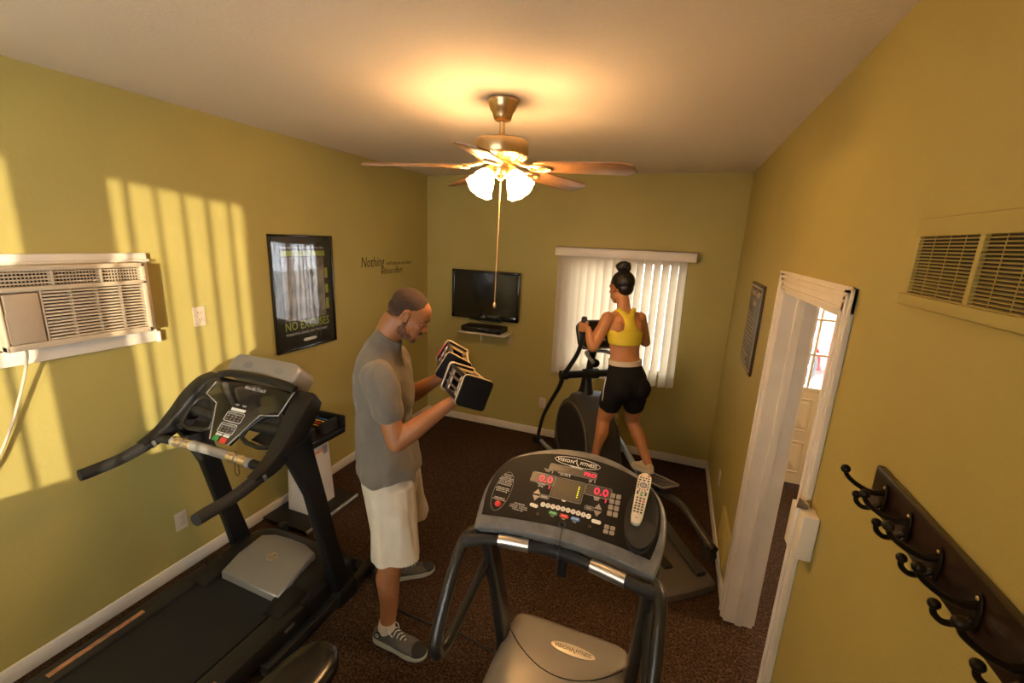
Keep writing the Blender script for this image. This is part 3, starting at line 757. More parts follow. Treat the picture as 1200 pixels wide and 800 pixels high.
# side frames of the console sweeping into the long handrails
CT = lambda u, v, d=0: None
for x, sgn in ((-2.415, -1), (-1.65, 1)):
    b = W(MB())
    pts = [(x, 1.22, 1.01, .026, .026), (x, 1.31, 1.04, .034, .036), (x - sgn * .006, 1.40, 1.10, .044, .050), (x - sgn * .014, 1.48, 1.17, .052, .060), (x - sgn * .03, 1.56, 1.235, .056, .058), (x - sgn * .045, 1.615, 1.265, .050, .045)]
    rings = []
    for q in crm(pts, 4):
        px, py, pz, w, h = q; n = Vector((0, -.55, .83)); rings.append([(px + w * cx_, py + n.y * h * cy_, pz + n.z * h * cy_) for cx_, cy_ in rrect(2, 2, .35, 4)])
    b.loft(rings); b.build('console_arm', BLACK, t, 60)
    b = W(MB()); b.tube([(x, 1.30, 1.03), (x, 1.22, 1.005), (x, 1.12, .985), (x, 1.0, .98), (x + sgn * .003, .965, .98)], [.030, .029, .027, .027, .026], 16, smooth=5); hr = b.build('handrail', BLACKM, t, 60)
    b = W(MB()); b.tube([(x, 1.262, 1.017), (x, 1.248, 1.012)], .0335, 16); b.build('collar', GREYP, hr, 60)
# cross bar with pulse grips
b = W(MB()); b.tube([(-2.41, 1.28, 1.03), (-2.25, 1.292, 1.035), (-2.03, 1.302, 1.035), (-1.80, 1.296, 1.035), (-1.65, 1.29, 1.03)], .021, 14, smooth=6); b.build('cross_bar', BLACK, t, 60)
b = W(MB()); q = [(-2.29, 1.289, 1.034), (-2.15, 1.2975, 1.035), (-2.03, 1.302, 1.035), (-1.91, 1.300, 1.035), (-1.745, 1.2935, 1.0335)]
b.tube(q, .0245, 16, smooth=5); b.build('pulse_grip', SILVER, t, 60, label='silver grip cover')
for q in (((-2.27, 1.2905, 1.0345), (-2.215, 1.294, 1.035)), ((-2.20, 1.295, 1.035), (-2.16, 1.297, 1.035)), ((-1.90, 1.30, 1.035), (-1.85, 1.298, 1.035)), ((-1.835, 1.2975, 1.0345), (-1.775, 1.295, 1.034))):
    b = W(MB()); b.tube(q, .0258, 16); b.build('pulse_sensor', mat('worn_chrome', (.7, .58, .42), .25, metal=.9, var=.2, vscale=40), t, 60)
# console body: plane through (1.24,1.045) rising to (1.53,1.30)
CF = A @ frame((-1.99, 1.325, 1.085), (1, 0, 0), (0, 1, 1.035)) @ Matrix.Scale(.93, 4)     # u right, v up the console, w out towards the user
def V(mb): mb.T = CF; return mb
b = V(MB()); b.prism([(-.40, .13), (.37, .13), (.36, .27), (.30, .34), (-.33, .34), (-.39, .27)], -.075, -.012, .01); b.build('console_body', BLACK, t, 40)
b = V(MB()); b.tube([(-.36, .13, -.03), (-.15, .12, -.03), (.12, .12, -.03), (.34, .13, -.03)], .03, 12, smooth=3); b.build('console_lip', BLACK, t, 60)
# glossy face, silver outline
face = [(-.075, -.005), (.065, -.01), (.155, .175), (.27, .195), (.28, .335), (-.28, .335), (-.30, .225), (-.185, .185)]
b = V(MB()); b.prism(face, -.02, .002, .003); fc = b.build('console_face', BLACKG, t, 40)
b = V(MB()); b.tube([(.065, -.012, .002), (.155, .173, .002), (.27, .193, .002), (.285, .335, .004)], .005, 8); b.build('silver_trim', SILVER, t, 60)
b = V(MB()); b.tube([(-.075, -.006, .002), (-.185, .184, .002), (-.302, .224, .002), (-.285, .3, .004)], .004, 8)
b.build('silver_trim', SILVER, t, 60)
b = V(MB()); b.tube([(-.29, .345, .012), (-.2, .362, .02), (0, .368, .024), (.2, .360, .02), (.29, .345, .012)], .022, 12, smooth=5, flat=.7); b.build('console_hood', BLACK, t, 60)
for sx in (-1, 1):
    cx_ = -.245 if sx < 0 else .225
    b = V(MB()); pl = [(cx_ - .075 * sx * -1 if 0 else cx_ - .07, .06), (cx_ + .07, .06), (cx_ + .075, .165), (cx_ - .075, .165)]
    b.prism([(cx_ + sx * .085, .035), (cx_ + sx * .085, .175), (cx_ - sx * .02, .175), (cx_ - sx * .105, .05)][::(1 if sx > 0 else -1)], -.07, -.06)
    q = [(cx_ + sx * .09, .03), (cx_ + sx * .095, .185), (cx_ - sx * .03, .185), (cx_ - sx * .115, .045)]
    b.tube([(x, y, -.006) for x, y in q], .012, 8, smooth=3, closed=True)
    b.build('cup_tray', BLACK, t, 60)
# print and keys on the face
Tq = lambda u, v, w=.0026: CF @ Matrix.Translation((u, v, w))
text('lettering', 'NordicTrack', .030, Tq(.02, .305), INK_W, fc)
for u, s in ((-.035, 'SPEED'), (.02, 'TIME')):
    b = V(MB()); b.T = Tq(u, .20); b.prism(rrect(.028, .010, .003), 0, .001); b.build('label', INK_G, fc)
b = V(MB()); b.T = Tq(-.005, .173); b.prism(rrect(.105, .016, .004), 0, .0015); b.build('display_label', INK_W, fc)
for v0, v1, kk in ((.105, .158, 0), (.040, .093, 1)):
    uw = .062 if kk == 0 else .056
    b = V(MB()); b.T = Tq(-.005, (v0 + v1) / 2); b.tube([(x, y, 0) for x, y in rrect(uw * 2, v1 - v0, .008)], .0018, 6, closed=True); b.build('key_outline', INK_W, fc)
    b = V(MB()); b.T = Tq(-.005, v1 - .011); b.prism(rrect(uw * 1.75, .008, .003), 0, .001); b.build('key_heading', INK_G, fc)
    for i in range(4):
        for j in range(2):
            b = V(MB()); b.T = Tq(-.005 + (i - 1.5) * uw * .45, v0 + .012 + j * .016); b.prism(rrect(.018, .011, .003), 0, .002, .0005); b.build('key', GREYP, fc)
            b = V(MB()); b.T = Tq(-.005 + (i - 1.5) * uw * .45, v0 + .012 + j * .016, .0047); b.prism(oval(.002, .002, 8), 0, .0003); b.build('key_light', mat('key_lamp', (.6, .15, .05), .4), fc)
for u in (-.032, .022):
    b = V(MB()); b.T = Tq(u, .028); b.prism(rrect(.045, .014, .003), 0, .0025, .0006); b.build('key', INK_W, fc)
b = V(MB()); b.T = Tq(-.036, .005); b.prism(rrect(.042, .026, .007), 0, .004, .001); b.build('start_key', GREEN, fc, label='green start key')
b = V(MB()); b.T = Tq(.020, .003); b.prism(rrect(.046, .028, .007), 0, .004, .001); b.build('stop_key', RED, fc, label='red stop key')
b = V(MB()); b.T = Tq(.075, .275); b.prism(oval(.009, .009, 16), 0, .003, .001); b.build('socket', BLACKG, fc)
# silver speaker housing behind
b = V(MB())
b.loft([[(-.02 + x * s, .37 + y, z) for x, y in rrect(.52, .14, .05, 5, 0, .055)] for s, z in ((.97, -.135), (1.0, -.12), (1.0, -.01), (.98, .004), (.94, .010))]); sh = b.build('speaker_housing', SILVER, t, 50)
for u in (-.13, .11):
    b = V(MB()); b.T = CF @ Matrix.Translation((u, .435, .0105)); b.prism(oval(.035, .020, 24), 0, .0006); b.build('speaker_grille', mat('speaker_mesh', (.24, .23, .21), .6, bump=.6, scale=600), sh)
b = W(MB()); b.tube([(-2.35, 1.72, .12), (-2.38, 1.78, .10), (-2.37, 1.82, .03), (-2.44, 1.75, .012), (-2.5, 1.6, .012)], .006, 8, smooth=5); b.build('power_cord', BLACKM, t, 180)
b = W(MB()); b.tube([(-1.86, 1.30, 1.07), (-1.86, 1.29, 1.0), (-1.855, 1.285, .965), (-1.84, 1.285, .955), (-1.83, 1.287, .97), (-1.835, 1.29, 1.03)], .0018, 6, smooth=5); b.build('safety_cord', BLACKM, t, 180)

# ---------------------------------------------------------------- centre treadmill
CX = -.285
t = thing('treadmill', 'grey and black treadmill in the foreground with red LED console and tan motor hood', 'treadmill', (CX, .9, 0))
A = at_root(t)
HOODM = mat('pewter_hood_plastic', (0.30, 0.255, 0.20), 0.34, metal=.25, bump=.06, scale=120, var=.06, vscale=6)
b = W(MB()); b.box((CX - .30, -.35, .05), (CX + .30, 1.55, .15), .01); b.build('deck', BLACK, t, 40)
b = W(MB()); b.loft([[(x, y, z) for y, z in [(-.32, .15), (1.36, .15), (1.38, .165), (1.36, .176), (-.30, .176), (-.34, .165)]] for x in (CX - .235, CX + .235)]); b.build('belt', BELT, t)
for s in (-1, 1):
    b = W(MB()); b.box((CX + s * .24, -.38, .06), (CX + s * .34, 1.36, .19), .015); b.build('side_rail', RAILG, t, 40)
b = W(MB())
for s in (-1, 1): b.box((CX + s * .24, -.3, 0), (CX + s * .31, 1.75, .055), .01)
b.box((CX - .31, 1.68, .01), (CX + .31, 1.75, .05), .01); b.build('base_frame', BLKMET, t, 40)
def hp(y, h, w, n=22, p=.28): 
    return [(CX + w * math.copysign(abs(math.cos(math.pi * k / (n - 1))) ** p, math.cos(math.pi * k / (n - 1))), y, .05 + (h - .05) * max(0, math.sin(math.pi * k / (n - 1))) ** p) for k in range(n)]
b = W(MB()); b.loft([hp(1.28, .195, .315), hp(1.30, .205, .315), hp(1.50, .232, .312), hp(1.70, .254, .300), hp(1.755, .252, .296), hp(1.785, .235, .292), hp(1.80, .16, .285), hp(1.80, .06, .28)]); hd = b.build('motor_hood', HOODM, t, 50)
HF = A @ frame((CX + .04, 1.655, .2515), (1, 0, 0), (0, 1, .115))
b = W(MB()); b.T = HF; b.prism(oval(.105, .026, 36), -.002, .0022, .0008); pl = b.build('hood_badge', mat('champagne_badge', (.72, .60, .42), .35, metal=.3), hd, 40)
text('lettering', 'VISION', .026, HF @ Matrix.Translation((-.048, 0, .0024)), INK_B, pl, sx=.9, space=1.05)
text('lettering', 'FITNESS', .026, HF @ Matrix.Translation((.050, 0, .0024)), INK_B, pl, sx=.8)
b = W(MB()); b.T = HF; b.tube([(-.006, -.008, .003), (-.001, .012, .003), (.006, -.004, .003), (.010, -.012, .003)], .0018, 6); b.build('emblem', INK_B, pl)
b = W(MB())
arc = [(CX - .27 + .54 * k / 20, 1.52 + .13 * (2 * k / 20 - 1) ** 2) for k in range(21)]
b.tube([(x, y, .2325 + (y - 1.5) * .11 + .0008) for x, y in arc], .0022, 6); b.build('hood_seam', BLACKM, hd)
# uprights, slanting back towards the user
for s in (-1, 1):
    x = CX + s * .305
    b = W(MB())
    def sec(y, z, wx, wy, dx=0): return [(x + dx + px, y + py, z + py * .3) for px, py in rrect(wx, wy, .014, 3)]
    b.loft([sec(1.66, .03, .055, .10), sec(1.655, .2, .053, .095), sec(1.58, .5, .05, .085, s * .008), sec(1.47, .85, .05, .08, s * .016), sec(1.40, 1.02, .05, .085, s * .018)]); b.build('upright', BLKMET, t, 50)
    X = CX + s * .362
    b = W(MB())
    b.tube([(CX + s * .335, 1.36, .985), (X, 1.31, .965), (X + s * .003, 1.22, .88), (X + s * .003, 1.12, .73), (X, 1.095, .665), (X, 1.125, .622), (X - s * .004, 1.19, .62), (X - s * .015, 1.33, .68), (X - s * .03, 1.48, .765), (X - s * .04, 1.53, .80)], [.022, .022, .022, .023, .023, .022, .020, .018, .018, .018], 16, smooth=6)
    b.build('side_handrail', BLKMET, t, 60)
# front bar with two steel grips
bar = [(CX - .365, 1.30, .965), (CX - .27, 1.342, .975), (CX - .12, 1.368, .975), (CX + .0, 1.392, .968), (CX + .12, 1.366, .973), (CX + .26, 1.335, .975), (CX + .362, 1.325, .968)]
b = W(MB()); b.tube(bar, [.026, .021, .021, .024, .021, .021, .026], 18, smooth=8); fb = b.build('handlebar', BLACKM, t, 60)
cb = crm(bar, 8)
for i0, i1 in ((10, 17), (32, 40)):
    b = W(MB()); b.tube(cb[i0:i1], .0245, 20); b.build('pulse_grip', STEEL, t, 60, label='steel hand grip')
b = W(MB()); b.tube(cb[22:25], .029, 16); b.build('bar_clamp', BLACK, t, 60)
b = W(MB()); b.T = A; b.tube([(CX + .005, 1.395, .95), (CX + .008, 1.40, .90)], [.017, .013], 12); b.box((CX - .008, 1.39, .86), (CX + .028, 1.415, .93), .006); b.build('safety_key', BLACK, t, 40)
# console
KF0 = frame((CX, 1.345, 1.02), (1, 0, 0), (0, 1, .46))
KF = A @ KF0
def K(mb): mb.T = KF; return mb
KI = KF0.inverted()
outl = crm([(-.335, -.012), (-.352, .07), (-.361, .17), (-.345, .27), (-.30, .345), (-.22, .40), (-.12, .44), (0, .455), (.12, .44), (.22, .40), (.30, .345), (.345, .27), (.361, .17), (.352, .07), (.335, -.008)], 4)
outl = outl + crm([(.335, -.008), (.2, .018), (.06, .028), (-.06, .026), (-.2, .014), (-.335, -.012)], 4)[1:-1]
cen = (0, .2)
sc = lambda pl_, s, z: [(cen[0] + (x - cen[0]) * s, cen[1] + (y - cen[1]) * s, z) for x, y in pl_]
b = K(MB()); b.loft([sc(outl, .90, -.085), sc(outl, .985, -.06), sc(outl, 1.0, -.03), sc(outl, 1.0, -.012), sc(outl, .985, -.002), sc(outl, .965, 0), sc(outl, .5, 0)]); cs = b.build('console_housing', GREYP, t, 50)
inn = crm([(-.325, .045), (-.345, .14), (-.345, .235), (-.315, .31), (-.25, .362), (-.14, .402), (0, .418), (.14, .402), (.25, .362), (.31, .31), (.335, .235), (.335, .14), (.315, .050)], 4)
inn = inn + crm([(.315, .050), (.2, .068), (0, .080), (-.2, .063), (-.325, .045)], 4)[1:-1]
b = K(MB()); b.loft([[(x, y, -.001) for x, y in inn], [(x, y, .0022) for x, y in inn], [(x * .5, .22 + (y - .22) * .5, .0022) for x, y in inn]]); face = b.build('control_face', mat('black_membrane_panel', (.006, .006, .006), .5, spec=.18), cs, 40)
KT = lambda u, v, w=.0026, r=0: KF @ Matrix.Translation((u, v, w)) @ Matrix.Rotation(R_(r), 4, 'Z')
def pad(name, u, v, w, h, m, r=.003, th=.0008, rot=0, par=None, z=.0024):
    b = MB(); b.T = KT(u, v, z, rot); b.prism(rrect(w, h, min(r, w * .49, h * .49)), 0, th); return b.build(name, m, par or cs)
def outline(name, pts, m=INK_W, wd=.0012, closed=True):
    b = MB(); b.T = KT(0, 0, .0028); b.tube([(x, y, 0) for x, y in pts], wd, 5, closed=closed); return b.build(name, m, cs)
outline('logo_border', oval(.098, .023, 40, -.02, .383))
text('brand_lettering', 'VISION', .023, KT(-.070, .383), INK_W, cs, sx=.95, space=1.1, bold=.0004)
text('brand_lettering', 'FITNESS', .023, KT(.028, .383), INK_W, cs, sx=.85, space=1.05, bold=.0004)
b = MB(); b.T = KT(-.022, .383, .003); b.tube([(-.010, .004, 0), (-.002, .014, 0), (.0, -.004, 0), (.012, -.018, 0)], .002, 6); b.build('emblem', INK_W, cs)
SMK = mat('smoked_display', (.03, .01, .01), .2); GRID = mat('display_window', (.05, .045, .035), .3)
pad('message_display', -.028, .335, .196, .030, GRID, .004); outline('display_border', rrect(.20, .034, .005, 4, -.028, .335), INK_G)
text('display_title', 'TREADMILL', .011, KT(-.02, .359), INK_W, cs, bold=.0003)
text('led_text', 'PRO', .026, KT(.046, .335, .0036), LEDR, cs, sx=1.0, bold=.0008)
for u, v, s in ((-.13, .312, 'PROGRAM\nLEVEL'), (-.06, .310, 'ENTER WEIGHT\nAND TIME'), (.052, .308, 'AGE\nSET')): text('caption', s, .0075, KT(u, v), INK_W, cs)
for u in (-.11, -.035, .07): pad('caption_tick', u, .310, .002, .014, INK_W)
for u, s in ((-.138, -1), (.092, 1)):
    pad('value_display', u, .268, .098, .046, GRID, .004); outline('display_border', rrect(.102, .050, .005, 4, u, .268), INK_G)
    text('led_text', '0.0', .046, KT(u + .012, .267, .0036), LEDR, cs, sx=1.05, bold=.0007)
    text('caption', 'INCLINE\nLEVEL' if s < 0 else 'SPEED\nMPH', .009, KT(u + .0, .234), INK_W, cs)
    pad('status_lamp', u + .036, .234, .004, .016, LEDR)
pad('matrix_display', -.027, .243, .122, .092, GRID, .004); outline('display_border', rrect(.128, .098, .006, 4, -.027, .243), INK_G)
b = MB(); b.T = KT(0, 0, .0033)
for i in range(17): b.box((-.083 + i * .007, .200, 0), (-.0822 + i * .007, .286, .0002))
for j in range(13): b.box((-.085, .201 + j * .007, 0), (.031, .2018 + j * .007, .0002))
b.build('display_grid', mat('grid_line', (.16, .13, .05), .5), cs)
for j in range(6): pad('led_dot', .016, .219 + j * .0095, .005, .005, LEDY, .001, .0006, 0, None, .0036)
pad('display_caption', -.03, .190, .016, .006, INK_W)
for u in (-.142, .106):
    for s in (1, -1):
        b = MB(); b.T = KT(u, .187 + s * .004); q = [(-.015, 0), (.015, 0), (0, s * .024)]; b.prism(q if s > 0 else q[::-1], 0, .0018); b.build('arrow_key', SILVER, cs, label='light grey arrow key')
pad('key_caption', -.110, .187, .030, .010, INK_G); outline('caption_border', rrect(.038, .016, .004, 3, -.110, .187), INK_G)
pad('key_caption', .072, .187, .022, .008, INK_G); outline('caption_border', rrect(.032, .016, .004, 3, .072, .187), INK_G)
for i in range(10):
    u = -.104 + i * .0202; v = .151 + .0035 * math.cos((i - 4.5) / 4.5 * 1.4)
    b = MB(); b.T = KT(u, v); b.prism(oval(.0098, .0105, 18), 0, .0018, .0004); kk = b.build('number_key', INK_W, cs)
    text('numeral', str((i + 1) % 10), .011, KT(u, v, .0046), INK_B, kk)
pad('oval_key', -.138, .138, .034, .015, INK_W, .007, .0018, -6); pad('oval_key', .110, .138, .036, .015, INK_W, .007, .0018, -2)
for u, m_, s in ((-.056, GREEN, 'START'), (-.012, RED, 'STOP'), (.032, BLUE, 'ENTER')):
    k_ = pad('command_key', u, .1265, .034, .015, m_, .006, .0018)
    text('lettering', s, .0085, KT(u, .1265, .0046), INK_W, k_); text('caption', 'PRESS', .0055, KT(u, .114), INK_W, cs)
for u, v in ((-.112, .105), (.092, .110)):
    b = MB(); b.T = KT(u, v); b.lathe([(0, .0), (.0075, .0), (.0075, .003), (.005, .004), (0, .001)], 16); b.build('jack_socket', BLACKG, cs, 60)
b = MB(); b.T = KT(-.008, .088, .006); b.tube([(x, y, 0) for x, y in oval(.012, .012, 18)], .003, 8, closed=True); b.build('key_ring', BLACKM, cs, 60)
b = K(MB()); b.tube([(-.006, .078, .006), (-.003, .04, .006), (.0, .02, .004), (.004, -.03, -.03), (.005, -.06, -.09)], .0016, 6, smooth=5); b.build('safety_cord', BLACKM, cs, 180)
outline('warning_border', [( -.284 + x * math.cos(.10) , .167 + y) for x, y in oval(.036, .093, 40)], INK_G, .0009)
text('warning_text', 'CAUTION\nConsult a\nphysician before\nusing this machine.\nIf you feel faint\nstop at once and\nuse the handrails.\n\nSafety key must\nbe attached while\nbelt is moving.', .0085, KT(-.286, .205), INK_W, cs, lines=.95)
text('warning_text', 'EMERGENCY\nSTOP BUTTON', .008, KT(-.283, .128), INK_W, cs)
b = MB(); b.T = KT(-.279, .104); b.lathe([(0, 0), (.0125, 0), (.0125, .004), (.0105, .009), (.004, .012), (0, .012)], 20); b.build('emergency_button', RED, cs, 60, label='red emergency button')
text('caption', 'PROGRAMS\n1 Manual  2 Intervals\n3 Fat burn  4 Random\n5 Fitness test', .0085, KT(-.195, .115), INK_W, cs)
for j in range(4):
    for i in range(2): pad('program_key', .151 + i * .022, .266 - j * .0265, .018, .021, SILVER, .004, .0016)
for j in range(2):
    for i in range(2): pad('program_key', .151 + i * .022, .129 - j * .019, .018, .016, SILVER, .004, .0016)
# remote tray: dark oval dish moulded into the face
b = K(MB())
def ov(a, c, z, cx=.268, cy=.195, n=32): return [(cx + a * math.cos(2 * math.pi * k / n), cy + c * math.sin(2 * math.pi * k / n), z) for k in range(n)]
b.loft([ov(.060, .140, .001), ov(.060, .140, .005), ov(.056, .134, .006), ov(.050, .124, .0035), ov(.03, .09, .003)]); b.build('remote_tray', BLACKM, cs, 60)
b = K(MB())
rg = []
for k in range(17):
    a = math.pi + math.pi * k / 16; x = .268 + .054 * math.cos(a); y = .160 + .095 * math.sin(a)
    rg.append((x, y))
b.loft([[(x, y, z) for x, y in rg] + [(x2, .172, z) for x2 in (.31, .29, .268, .245, .226)] for z in (.004, .028)]); b.build('tray_pocket', BLACKM, cs, 40)

# TV remote lying in the tray
RM = KF0 @ Matrix.Translation((.256, .262, .036)) @ Matrix.Rotation(R_(-3), 4, 'Z') @ Matrix.Rotation(R_(-3), 4, 'X')
t2 = thing('remote_control', 'white television remote control in the right-hand tray of the grey console', 'remote control', tuple(RM.translation))
A2 = at_root(t2) @ RM
RWH = mat('remote_white', (.62, .58, .50), .35); RTH = mat('remote_keys_dark', (.05, .06, .07), .5)
b = MB(); b.T = A2
rings = []
for v, w in ((-.118, .010), (-.114, .016), (-.09, .0205), (-.03, .0225), (.03, .0245), (.08, .026), (.105, .024), (.114, .016), (.117, .008)):
    rings.append([(w * px, v, .009 * pz) for px, pz in rrect(2, 2, .7, 4)])
b.loft(rings); b.build('body', RWH, t2, 60)
def rk(u, v, w, h, m, nm='key'):
    b = MB(); b.T = A2 @ Matrix.Translation((u, v, .0088)); b.prism(rrect(w, h, min(w, h) * .45), 0, .0022, .0005); b.build(nm, m, t2)
rk(-.014, .102, .008, .005, ORANGE); rk(.014, .102, .010, .007, RED, 'power_key')
for u in (-.016, -.006, .006, .016): rk(u, .090, .006, .005, IRON)
for u in (-.016, 0, .016): rk(u, .078, .009, .006, RTH)
b = MB(); b.T = A2 @ Matrix.Translation((0, .055, .0088)); b.tube([(x, y, 0) for x, y in oval(.011, .010, 20)], .0022, 6, closed=True); b.build('direction_ring', RTH, t2, 60); rk(0, .055, .009, .007, BLUE)
for u in (-.018, .018):
    for v in (.065, .052, .04): rk(u, v, .005, .007, RTH)
for v in (.034, .026): 
    for u in (-.010, .0, .010): rk(u, v, .0045, .004, RED if u == 0 else RTH)
rk(-.015, .015, .007, .016, RTH); rk(.015, .015, .007, .016, RTH); rk(0, .017, .010, .006, GREEN); rk(0, .006, .010, .006, GREEN)
for r_ in range(6):
    for u in (-.0125, 0, .0125): rk(u, -.008 - r_ * .0125, .0085, .006, RED if (r_ == 1 and u > 0) else RTH)
rk(0, -.095, .012, .003, INK_G, 'badge')

# ---------------------------------------------------------------- bench end at the bottom edge
t = thing('weight_bench', 'black vinyl padded bench end at the bottom edge between the treadmills', 'bench', (-1.07, .7, 0))
A = at_root(t)
VINYL = mat('black_vinyl', (.013, .011, .010), .26, bump=.05, scale=60, coat=.15)
SM = Matrix.Translation((-1.115, 1.085, .50)) @ Matrix.Rotation(R_(-4), 4, 'Z')
b = MB(); b.T = A @ SM
ou = crm([(-.105, -.75), (-.112, -.45), (-.112, -.2), (-.095, -.07), (-.045, -.005), (.03, .0), (.085, -.06), (.105, -.2), (.108, -.45), (.105, -.75)], 4)
b.loft([[(x * s, -.4 + (y + .4) * (1 - (1 - s) * .35), z) for x, y in ou] for s, z in ((.88, -.055), (.97, -.05), (1, -.035), (1.0, -.015), (.97, .0), (.85, .010), (.6, .014), (.2, .015))]); b.build('seat_pad', VINYL, t, 70)
b = MB(); b.T = A @ SM; b.loft([[(x * .86, -.4 + (y + .4) * .95, z) for x, y in ou] for z in (-.07, -.054)]); b.build('seat_board', BLACK, t, 40)
b = MB(); b.T = A @ SM; b.box((-.03, -.7, -.12), (.03, -.08, -.07), .006); b.build('spine', BLKMET, t, 40)
for y in (-.14, -.62):
    b = MB(); b.T = A @ SM; b.box((-.025, y - .025, -.47), (.025, y + .025, -.11), .005); b.build('leg', BLKMET, t, 40)
    b = MB(); b.T = A @ SM; b.box((-.20, y - .03, -.50), (.20, y + .03, -.46), .006); b.build('foot_bar', BLKMET, t, 40)
for v_ in (-.10, -.17):
    b = MB(); b.T = A @ SM @ frame((.075, v_, -.085), (0, 1, 0), (0, 0, 1)); b.lathe([(0, 0), (.012, 0), (.012, .018), (.0, .02)], 16); b.ell((0, 0, .02), (.011, .011, .008), 14, 8); b.build('bolt', STEEL, t, 60)

# ---------------------------------------------------------------- dumbbell stand against the left wall
t = thing('dumbbell_stand', 'dumbbell stand with white pedestal, black base and tray by the left wall', 'dumbbell stand', (-2.42, 2.27, 0))
A = at_root(t); SWH = mat('stand_white', (.66, .60, .52), .45, var=.04, vscale=8)
b = MB(); b.T = A; b.box((-2.645, 2.0, .012), (-2.235, 2.52, .032), .006); b.build('base_plate', BLACK, t, 40)
b = MB(); b.T = A; b.tube([(-2.225, 2.0, .022), (-2.225, 2.52, .022)], .014, 12); b.build('edge_trim', SILVER, t, 60, label='silver front edge')
for y in (2.02, 2.5):
    b = MB(); b.T = A; b.tube([(-2.62, y, .012), (-2.24, y, .012)], .012, 10); b.build('base_rail', BLKMET, t, 60)
b = MB(); b.T = A
b.loft([[(-2.46 + px, 2.285 + py, z) for px, py in rrect(wx, wy, .008, 2)] for z, wx, wy in ((.03, .20, .27), (.56, .16, .24))]); pd = b.build('pedestal', SWH, t, 40, label='white pedestal')
# product picture panel on the pedestal
PF = A @ frame((-2.372, 2.29, .47), (0, 1, 0), (.03, 0, 1))
b = MB(); b.T = PF; b.box((-.09, -.03, -.001), (-.05, .04, .001)).box((.05, -.03, -.001), (.09, .04, .001)); b.build('printed_weight', INK_G, pd)
b = MB(); b.T = PF; b.box((-.05, .0, -.001), (.05, .012, .001)); b.build('printed_handle', ORANGE, pd)
b = MB(); b.T = PF; b.box((-.10, .055, -.001), (.10, .062, .001)); b.build('printed_stripe', RED, pd)
b = MB(); b.T = A; b.box((-2.60, 2.05, .56), (-2.31, 2.52, .609), .008); b.build('tray', BLACK, t, 40)
b = MB(); b.T = A; b.box((-2.60, 2.50, .60), (-2.31, 2.525, .70), .006); b.build('tray_end', BLACK, t, 40)
b = MB(); b.T = A; b.box((-2.60, 2.05, .60), (-2.31, 2.075, .70), .006); b.build('tray_end', BLACK, t, 40)
for nm, yc, lab in (('weight_plate_set', 2.40, 'nested black weight plates with yellow strips, far end of the stand tray'), ('weight_plate_set', 2.17, 'nested black weight plates with coloured strips, near end of the stand tray')):
    t3 = thing(nm, lab, 'weight plates', (-2.455, yc, .61), group='weight plate sets in the stand tray')
    A3 = at_root(t3)
    for s in (-1, 1):
        for k in range(5):
            x = -2.455 + s * (.050 + k * .0145)
            b = MB(); b.T = A3; b.box((x - .005, yc - .075, .61), (x + .005, yc + .075, .655 + .016 * (k % 2) + .01 * k), .002); b.build('plate', BLKMET, t3, 40)
    for k, m_ in enumerate((YELLOW, RED, YELLOW, BLUE)):
        b = MB(); b.T = A3; b.box((-2.53, yc - .062 + k * .036, .665), (-2.375, yc - .055 + k * .036, .672), .001); b.build('weight_strip', m_, t3, 40)

# thin cable lying across the carpet between the treadmills
t = MB(); t.tube([(-1.62, 1.92, .006), (-1.40, 1.76, .006), (-1.1, 1.72, .006), (-.85, 1.73, .006), (-.64, 1.70, .006), (-.52, 1.76, .006)], .005, 6, smooth=6)
tag(t.build('floor_cable', BLACKM, None, 180), 'thin black cable lying across the brown carpet between the two treadmills', 'cable')

# ---------------------------------------------------------------- elliptical trainer (local: y forward to the window, x right)
EROT = math.atan2(.607, .795); EO = (.298, 2.476, 0)
t = thing('elliptical_trainer', 'grey and black elliptical trainer by the window with a round flywheel housing', 'elliptical trainer', EO, EROT)
TAUPE = mat('taupe_shroud', (0.115, 0.095, 0.07), .45, bump=.06, scale=90)
ALU = mat('blue_grey_link', (.40, .46, .50), .38, metal=.45)
SHR = mat('charcoal_shroud', (.045, .042, .036), .4, bump=.05, scale=100)
b = MB(); b.box((-.035, .2, .03), (.035, 1.75, .085), .01); b.build('main_beam', BLKMET, t, 40)
b = MB(); b.box((-.28, 1.80, .0), (.28, 1.87, .06), .02); b.build('front_foot', BLKMET, t, 40)
# rear platform with curved trailing edge
rear = [(-.24, .62), (-.25, .30), (-.245, .08)] + [(.245 * math.sin(a), .02 + .02 * (1 - math.cos(a * 1.2)) ) for a in (-1.2, -.7, -.3, 0, .3, .7, 1.2)] + [(.245, .08), (.26, .30), (.24, .62)]
b = MB(); b.loft([[(x, y, z) for x, y in rear] for z in (0.0, .045)] + [[(x * .96, .33 + (y - .33) * .95, .062) for x, y in rear], [(x * .5, .33 + (y - .33) * .5, .066) for x, y in rear]]); b.build('rear_platform', TAUPE, t, 40)
for s in (-1, 1):
    b = MB(); b.loft([[(s * .17 + px, y, z + pz) for px, pz in rrect(.07, .03, .008, 2)] for y, z in ((.10, .075), (.45, .14), (.80, .22))]); b.build('ramp_rail', SHR, t, 40)
    b = MB(); b.box((s * .17 - .02, .70, .05), (s * .17 + .02, .76, .20), .006); b.build('ramp_support', SHR, t, 40)
